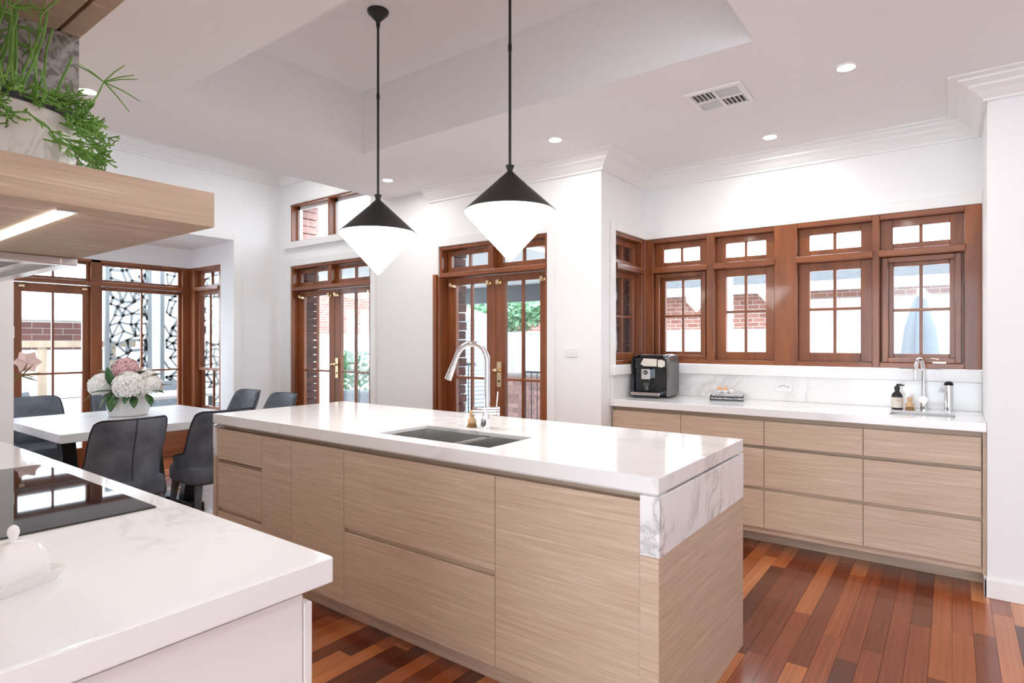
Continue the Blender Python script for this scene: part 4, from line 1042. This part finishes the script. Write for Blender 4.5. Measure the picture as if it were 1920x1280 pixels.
# patio roof over the doors
pr = thing('patio_roof', 'white patio ceiling with grey edge beam outside the doors', 'patio roof', (-5, 6, 2.3))
B(-9.0, -3.75, 4.32, 8.6, 2.38, 2.43).build('ceiling_board', 'soffit', pr)
B(-9.0, -3.75, 8.6, 8.72, 2.08, 2.44).build('edge_beam', 'greybeam', pr)
for xx in (-3.85, -8.9): B(xx - .05, xx + .05, 8.61, 8.71, -.15, 2.08).build('post', 'greybeam', pr)
# brick pier with real bricks
def brick_block(name, label, cat, x0, x1, y0, y1, z0, z1, axis='x', cap=None, bm='brick_overlit'):
    t = thing(name, label, cat, ((x0 + x1) / 2, (y0 + y1) / 2, z0))
    B(x0 + .008, x1 - .008, y0 + .008, y1 - .008, z0, z1).build('mortar_core', 'mortar', t)
    z = z0; k = 0; cache = {}
    while z < z1 - .03:
        a0, a1 = (x0, x1) if axis == 'x' else (y0, y1); u = a0 - (.12 if k % 2 else 0)
        while u < a1 - .01:
            s0, s1 = max(u, a0), min(u + .23, a1)
            if s1 - s0 > .03:
                key = round(s1 - s0, 3)
                if key not in cache:
                    me = MB()
                    (me.box(0, key, y0, y1, 0, .076) if axis == 'x' else me.box(x0, x1, 0, key, 0, .076))
                    o = me.build('brick', bm, None); o.parent = t; cache[key] = o
                else:
                    o = cache[key].copy(); COL.objects.link(o)
                l = wloc(t)
                o.location = (s0 - l.x, -l.y, z + .005 - l.z) if axis == 'x' else (-l.x, s0 - l.y, z + .005 - l.z)
            u += .24
        z += .086; k += 1
    if cap: B(x0 - .02, x1 + .02, y0 - .02, y1 + .02, z1, z1 + .05).build('capping', cap, t, bevel=.005)
    return t
brick_block('brick_pier', 'square red brick gate pier outside the dining doors', 'pier', -7.52, -7.05, 7.2, 7.67, -.15, 1.40, cap='mortar')
brick_block('garden_wall', 'low red brick garden wall seen through the doors behind the tap', 'wall', -6.9, -2.9, 9.0, 9.23, -.15, .73, cap='mortar')
def railing(x0, x1, y, z0, z1, label):
    t = thing('pool_railing', label, 'railing', ((x0 + x1) / 2, y, z0))
    B(x0, x1, y - .015, y + .015, z1 - .03, z1).build('rail', 'rail', t); B(x0, x1, y - .015, y + .015, z0 + .08, z0 + .11).build('rail', 'rail', t)
    x = x0
    while x <= x1:
        MB().cyl((x, y, z0), (x, y, z1 - .01), .008, n=8).build('baluster', 'rail', t); x += .115
    return t
railing(-7.02, -6.3, 7.45, -.15, 1.0, 'short black railing beside the brick pier')
railing(-5.6, -2.7, 7.9, -.15, .88, 'long black balustrade in front of the low garden wall')
# corrugated tank
tk = thing('water_tank', 'pale corrugated round water tank beyond the garden wall', 'tank', (-8.1, 9.2, -.15))
pf = [(.001, 0), (.7, 0)]
for k in range(24): pf += [(.70, .05 + .08 * k), (.725, .09 + .08 * k)]
pf += [(.70, 2.0), (.1, 2.22), (.001, 2.23)]
MB().lathe(pf, (-8.1, 9.2, -.15), 40).build('tank_body', 'gutter', tk, smooth=False)
def shrub(name, label, x, y, z, r, h, n, pot=None, seed=1):
    t = thing(name, label, 'shrub', (x, y, z)); rs = random.Random(seed); b = MB(); z0 = 0
    if pot:
        MB().lathe([(.001, 0), (pot * .75, 0), (pot, .28), (pot * 1.05, .28), (pot * 1.05, .31), (pot * .9, .31), (pot * .88, .27), (.001, .27)], (0, 0, 0), 24).build('pot', 'terracotta', t, world=False, smooth=True); z0 = .27
    for i in range(n):
        a = rs.uniform(0, 6.28); hh = z0 + h * rs.random(); q = r * math.sqrt(rs.random()) * (1.1 - .6 * (hh - z0) / h)
        c = Vector((q * math.cos(a), q * math.sin(a), hh)); d = Vector((math.cos(a), math.sin(a), rs.uniform(.1, 1.2))).normalized(); s_ = d.orthogonal().normalized() * .03
        b.add([c, c + d * .05 + s_, c + d * .12, c + d * .05 - s_], [(0, 1, 2, 3)])
    b.build('foliage', 'shrub', t, world=False, kind='stuff')
    s0 = MB()
    for k in range(5): s0.tube([(0, 0, z0), (.1 * r * math.cos(k * 1.3), .1 * r * math.sin(k * 1.3), z0 + h * .5), (.5 * r * math.cos(k * 1.3), .5 * r * math.sin(k * 1.3), z0 + h * .85)], .008, 5)
    s0.build('stem', 'post', t, world=False)
    return t
shrub('garden_shrub', 'green shrub on the right above the low garden wall', -3.75, 9.75, .0, .3, .85, 420, seed=2)
shrub('garden_shrub', 'green shrub near the meeting stiles above the low garden wall', -4.75, 9.75, .0, .3, .8, 420, seed=3)
shrub('garden_shrub', 'small green shrub seen through the left leaf behind the tap', -6.2, 9.7, .0, .26, .7, 300, seed=4)
shrub('potted_shrub', 'leafy bush outside the dining doors', -8.3, 6.6, -.15, .36, 1.05, 500, .2, 5)
shrub('potted_shrub', 'bushy herb in a terracotta pot beside the brick pier', -7.25, 6.7, -.15, .26, .55, 500, .27, 6)
tr = thing('garden_tree', 'pale green tree crown above the fence behind the garden wall', 'tree', (-8.6, 11.2, -.15))
b = MB(); rs = random.Random(9)
for i in range(2600):
    a = rs.uniform(0, 6.28); q = 1.0 * math.sqrt(rs.random()); c = Vector((1.9 * q * math.cos(a), .5 * q * math.sin(a), 2.2 + rs.uniform(-.55, .5) * (1.1 - q)))
    d = Vector((rs.uniform(-1, 1), rs.uniform(-1, 1), rs.uniform(-.5, 1))).normalized(); s_ = d.orthogonal().normalized() * .05
    b.add([c, c + d * .09 + s_, c + d * .2, c + d * .09 - s_], [(0, 1, 2, 3)])
b.build('foliage', 'shrub', tr, world=False, kind='stuff')
mb = MB().tube([(0, 0, 0), (0, 0, 1.2), (.1, 0, 2.0)], [.09, .07, .04], 8)
for k in range(6): mb.tube([(0, 0, 1.3), (.9 * math.cos(k), .2 * math.sin(k), 1.9), (1.4 * math.cos(k), .3 * math.sin(k), 2.2)], [.04, .03, .015], 6)
mb.build('trunk', 'post', tr, world=False)
# folded umbrella outside the right kitchen window
um_ = thing('folded_umbrella', 'folded grey cantilever umbrella outside the right kitchen window', 'umbrella', (-.24, 6.6, -.15))
v = []; f = []; prof = [(.03, .55), (.10, .62), (.135, 1.0), (.125, 1.35), (.10, 1.62), (.05, 1.85), (.02, 1.93)]
n = 32
for (r_, z_) in prof:
    for i in range(n):
        a = 2 * math.pi * i / n; k = 1 + .22 * math.cos(8 * a); v.append((r_ * k * math.cos(a), r_ * k * math.sin(a), z_))
for j in range(len(prof) - 1):
    for i in range(n): f.append((j * n + i, j * n + (i + 1) % n, (j + 1) * n + (i + 1) % n, (j + 1) * n + i))
MB().add(v, f).build('canopy', 'canvas', um_, world=False, smooth=True)
MB().cyl((0, 0, .4), (0, 0, 2.0), .02, n=12).build('pole', 'gutter', um_, world=False)
MB().tube([(.24, .1, 0), (.24, .1, 1.2), (.20, .08, 1.75), (.0, 0, 1.98)], .035, 10).tube([(.24, .1, .8), (.15, .05, 1.5), (.11, .04, 1.85)], .02, 8).build('arm', 'gutter', um_, world=False, smooth=True)
B(-.14, .3, 6.45, 6.95, -.15, -.09).build('base', 'greybeam', um_)
po = B(-2.15, -2.03, 6.9, 7.02, -.15, 2.9).build('verandah_post', 'gutter', None, bevel=.006); tag(po, 'slim pale verandah post outside the kitchen window', 'post')

# outdoor seats
def wicker_sofa(name, label, x, y, rz, w):
    t = thing(name, label, 'outdoor sofa', (x, y, -.15), R(rz))
    MB().box(-w / 2, w / 2, -.4, .4, .06, .34).build('seat_base', 'wicker', t, world=False, bevel=.02)
    MB().box(-w / 2, w / 2, .28, .42, .34, .80).build('back', 'wicker', t, world=False, bevel=.04)
    for s_ in (-1, 1): MB().box(s_ * w / 2 - .07, s_ * w / 2 + .07, -.42, .42, .06, .62).build('arm', 'wicker', t, world=False, bevel=.03)
    MB().box(-w / 2 + .08, w / 2 - .08, -.38, .28, .34, .47).build('cushion', 'cushion', t, world=False, bevel=.04)
    for s_ in (-1, 1):
        for q in (-.34, .34): MB().box(s_ * (w / 2 - .06) - .03, s_ * (w / 2 - .06) + .03, q - .03, q + .03, 0, .06).build('foot', 'rail', t, world=False)
wicker_sofa('outdoor_sofa', 'grey wicker sofa outside the dining doors', -6.5, 5.9, 180, 1.5)
wicker_sofa('outdoor_sofa', 'grey wicker armchair outside the doors behind the tap', -3.05, 5.7, 80, .85)
# beyond the bay
gs = thing('patio_screen', 'laser cut grey metal screen with branching cut-outs outside the bay', 'screen', (-9.6, 4.2, -.15))
rs = random.Random(4)
def lattice(x, y0, y1, z0, z1, cell, t):
    nx = int((y1 - y0) / cell); nz = int((z1 - z0) / cell); P = {}
    for i in range(nx + 1):
        for j in range(nz + 1):
            oy = (.5 * cell if j % 2 else 0)
            yy = y0 + i * cell + oy + rs.uniform(-.38, .38) * cell; zz = z0 + j * cell + rs.uniform(-.4, .4) * cell
            P[i, j] = (min(max(yy, y0), y1), min(max(zz, z0), z1))
    b = MB()
    def bar(p, q):
        d = Vector((0, q[0] - p[0], q[1] - p[1]))
        if d.length < .02: return
        s_ = Vector((0, -d.z, d.y)).normalized() * rs.uniform(.011, .022); e = d.normalized() * .01
        A = Vector((x, p[0], p[1])) - e; C = Vector((x, q[0], q[1])) + e; T_ = Vector((t, 0, 0))
        b.add([A - s_, A + s_, C + s_, C - s_, A - s_ + T_, A + s_ + T_, C + s_ + T_, C - s_ + T_], [(0, 1, 2, 3), (7, 6, 5, 4), (0, 4, 5, 1), (1, 5, 6, 2), (2, 6, 7, 3), (3, 7, 4, 0)])
    for (i, j), p in P.items():
        if (i + 1, j) in P and rs.random() < .8: bar(p, P[i + 1, j])
        if (i, j + 1) in P and rs.random() < .85: bar(p, P[i, j + 1])
        if j % 2 and (i + 1, j + 1) in P and rs.random() < .5: bar(p, P[i + 1, j + 1])
    return b
ya, yb_ = 4.05, 4.95
for (a, c) in ((4.05, 4.93), (3.32, 3.82)):
    o = lattice(-9.6, a, c, .35, 2.55, .125, .012).build('lattice', 'screen', gs, kind='stuff')
    MB().box(-9.62, -9.575, a - .05, a, -.15, 2.62).box(-9.62, -9.575, c, c + .05, -.15, 2.62).box(-9.62, -9.575, a, c, 2.56, 2.62).box(-9.62, -9.575, a, c, .28, .34).build('screen_frame', 'screen', gs)
B(-9.75, -9.6, 3.87, 4.0, -.15, 2.7).build('post', 'gutter', gs)
brick_block('patio_wall', 'dark red brick patio wall outside the bay door', 'wall', -10.5, -10.27, 1.9, 3.25, .0, 1.66, axis='y', cap='gutter', bm='brick')
wd = thing('timber_frame', 'pale timber bench frame of posts and rail outside the bay', 'frame', (-9.9, 2.6, -.15))
for yy in (1.75, 2.62, 3.45): B(-9.95, -9.85, yy - .05, yy + .05, -.15, 1.28).build('post', 'post', wd)
B(-9.97, -9.83, 1.6, 3.75, 1.28, 1.37).build('rail', 'post', wd)
for (a, c) in ((1.8, 2.57), (2.67, 3.4)):
    for k in range(4): B(-9.935, -9.865, a, c, -.1 + .34 * k, -.1 + .34 * k + .33).build('board', 'fence', wd)
ot = thing('outdoor_table', 'pale outdoor table outside the bay window', 'table', (-8.55, 3.55, -.15))
B(-9.0, -8.1, 2.95, 4.5, .62, .66).build('table_top', 'cushion', ot, bevel=.005)
for a in (-8.93, -8.17):
    for c in (3.02, 4.43): B(a - .03, a + .03, c - .03, c + .03, -.15, .62).build('leg', 'greybeam', ot)
def ochair(label, x, y, rz):
    t = thing('outdoor_chair', label, 'chair', (x, y, -.15), R(rz), 'grey sling outdoor chairs')
    for s_ in (-1, 1):
        MB().tube([(s_ * .24, -.24, 0), (s_ * .24, -.22, .44), (s_ * .24, .2, .44), (s_ * .24, .34, .92)], .014, 8).build('side_frame', 'greybeam', t, world=False)
        MB().cyl((s_ * .24, .2, .44), (s_ * .24, .27, 0), .014, n=8).build('leg', 'greybeam', t, world=False)
    MB().box(-.235, .235, -.22, .2, .43, .45).build('seat', 'wicker', t, world=False)
    MB().prism([(.195, .45), (.215, .45), (.345, .92), (.325, .92)], lambda p, d_: (d_, p[0], p[1]), -.235, .235).build('backrest', 'wicker', t, world=False)
ochair('grey sling chair outside the glazed bay door', -8.35, 2.35, 150)
ochair('grey sling chair at the far side of the outdoor table, left', -9.2, 3.45, 90)
ochair('grey sling chair at the far side of the outdoor table, right', -9.2, 4.1, 90)
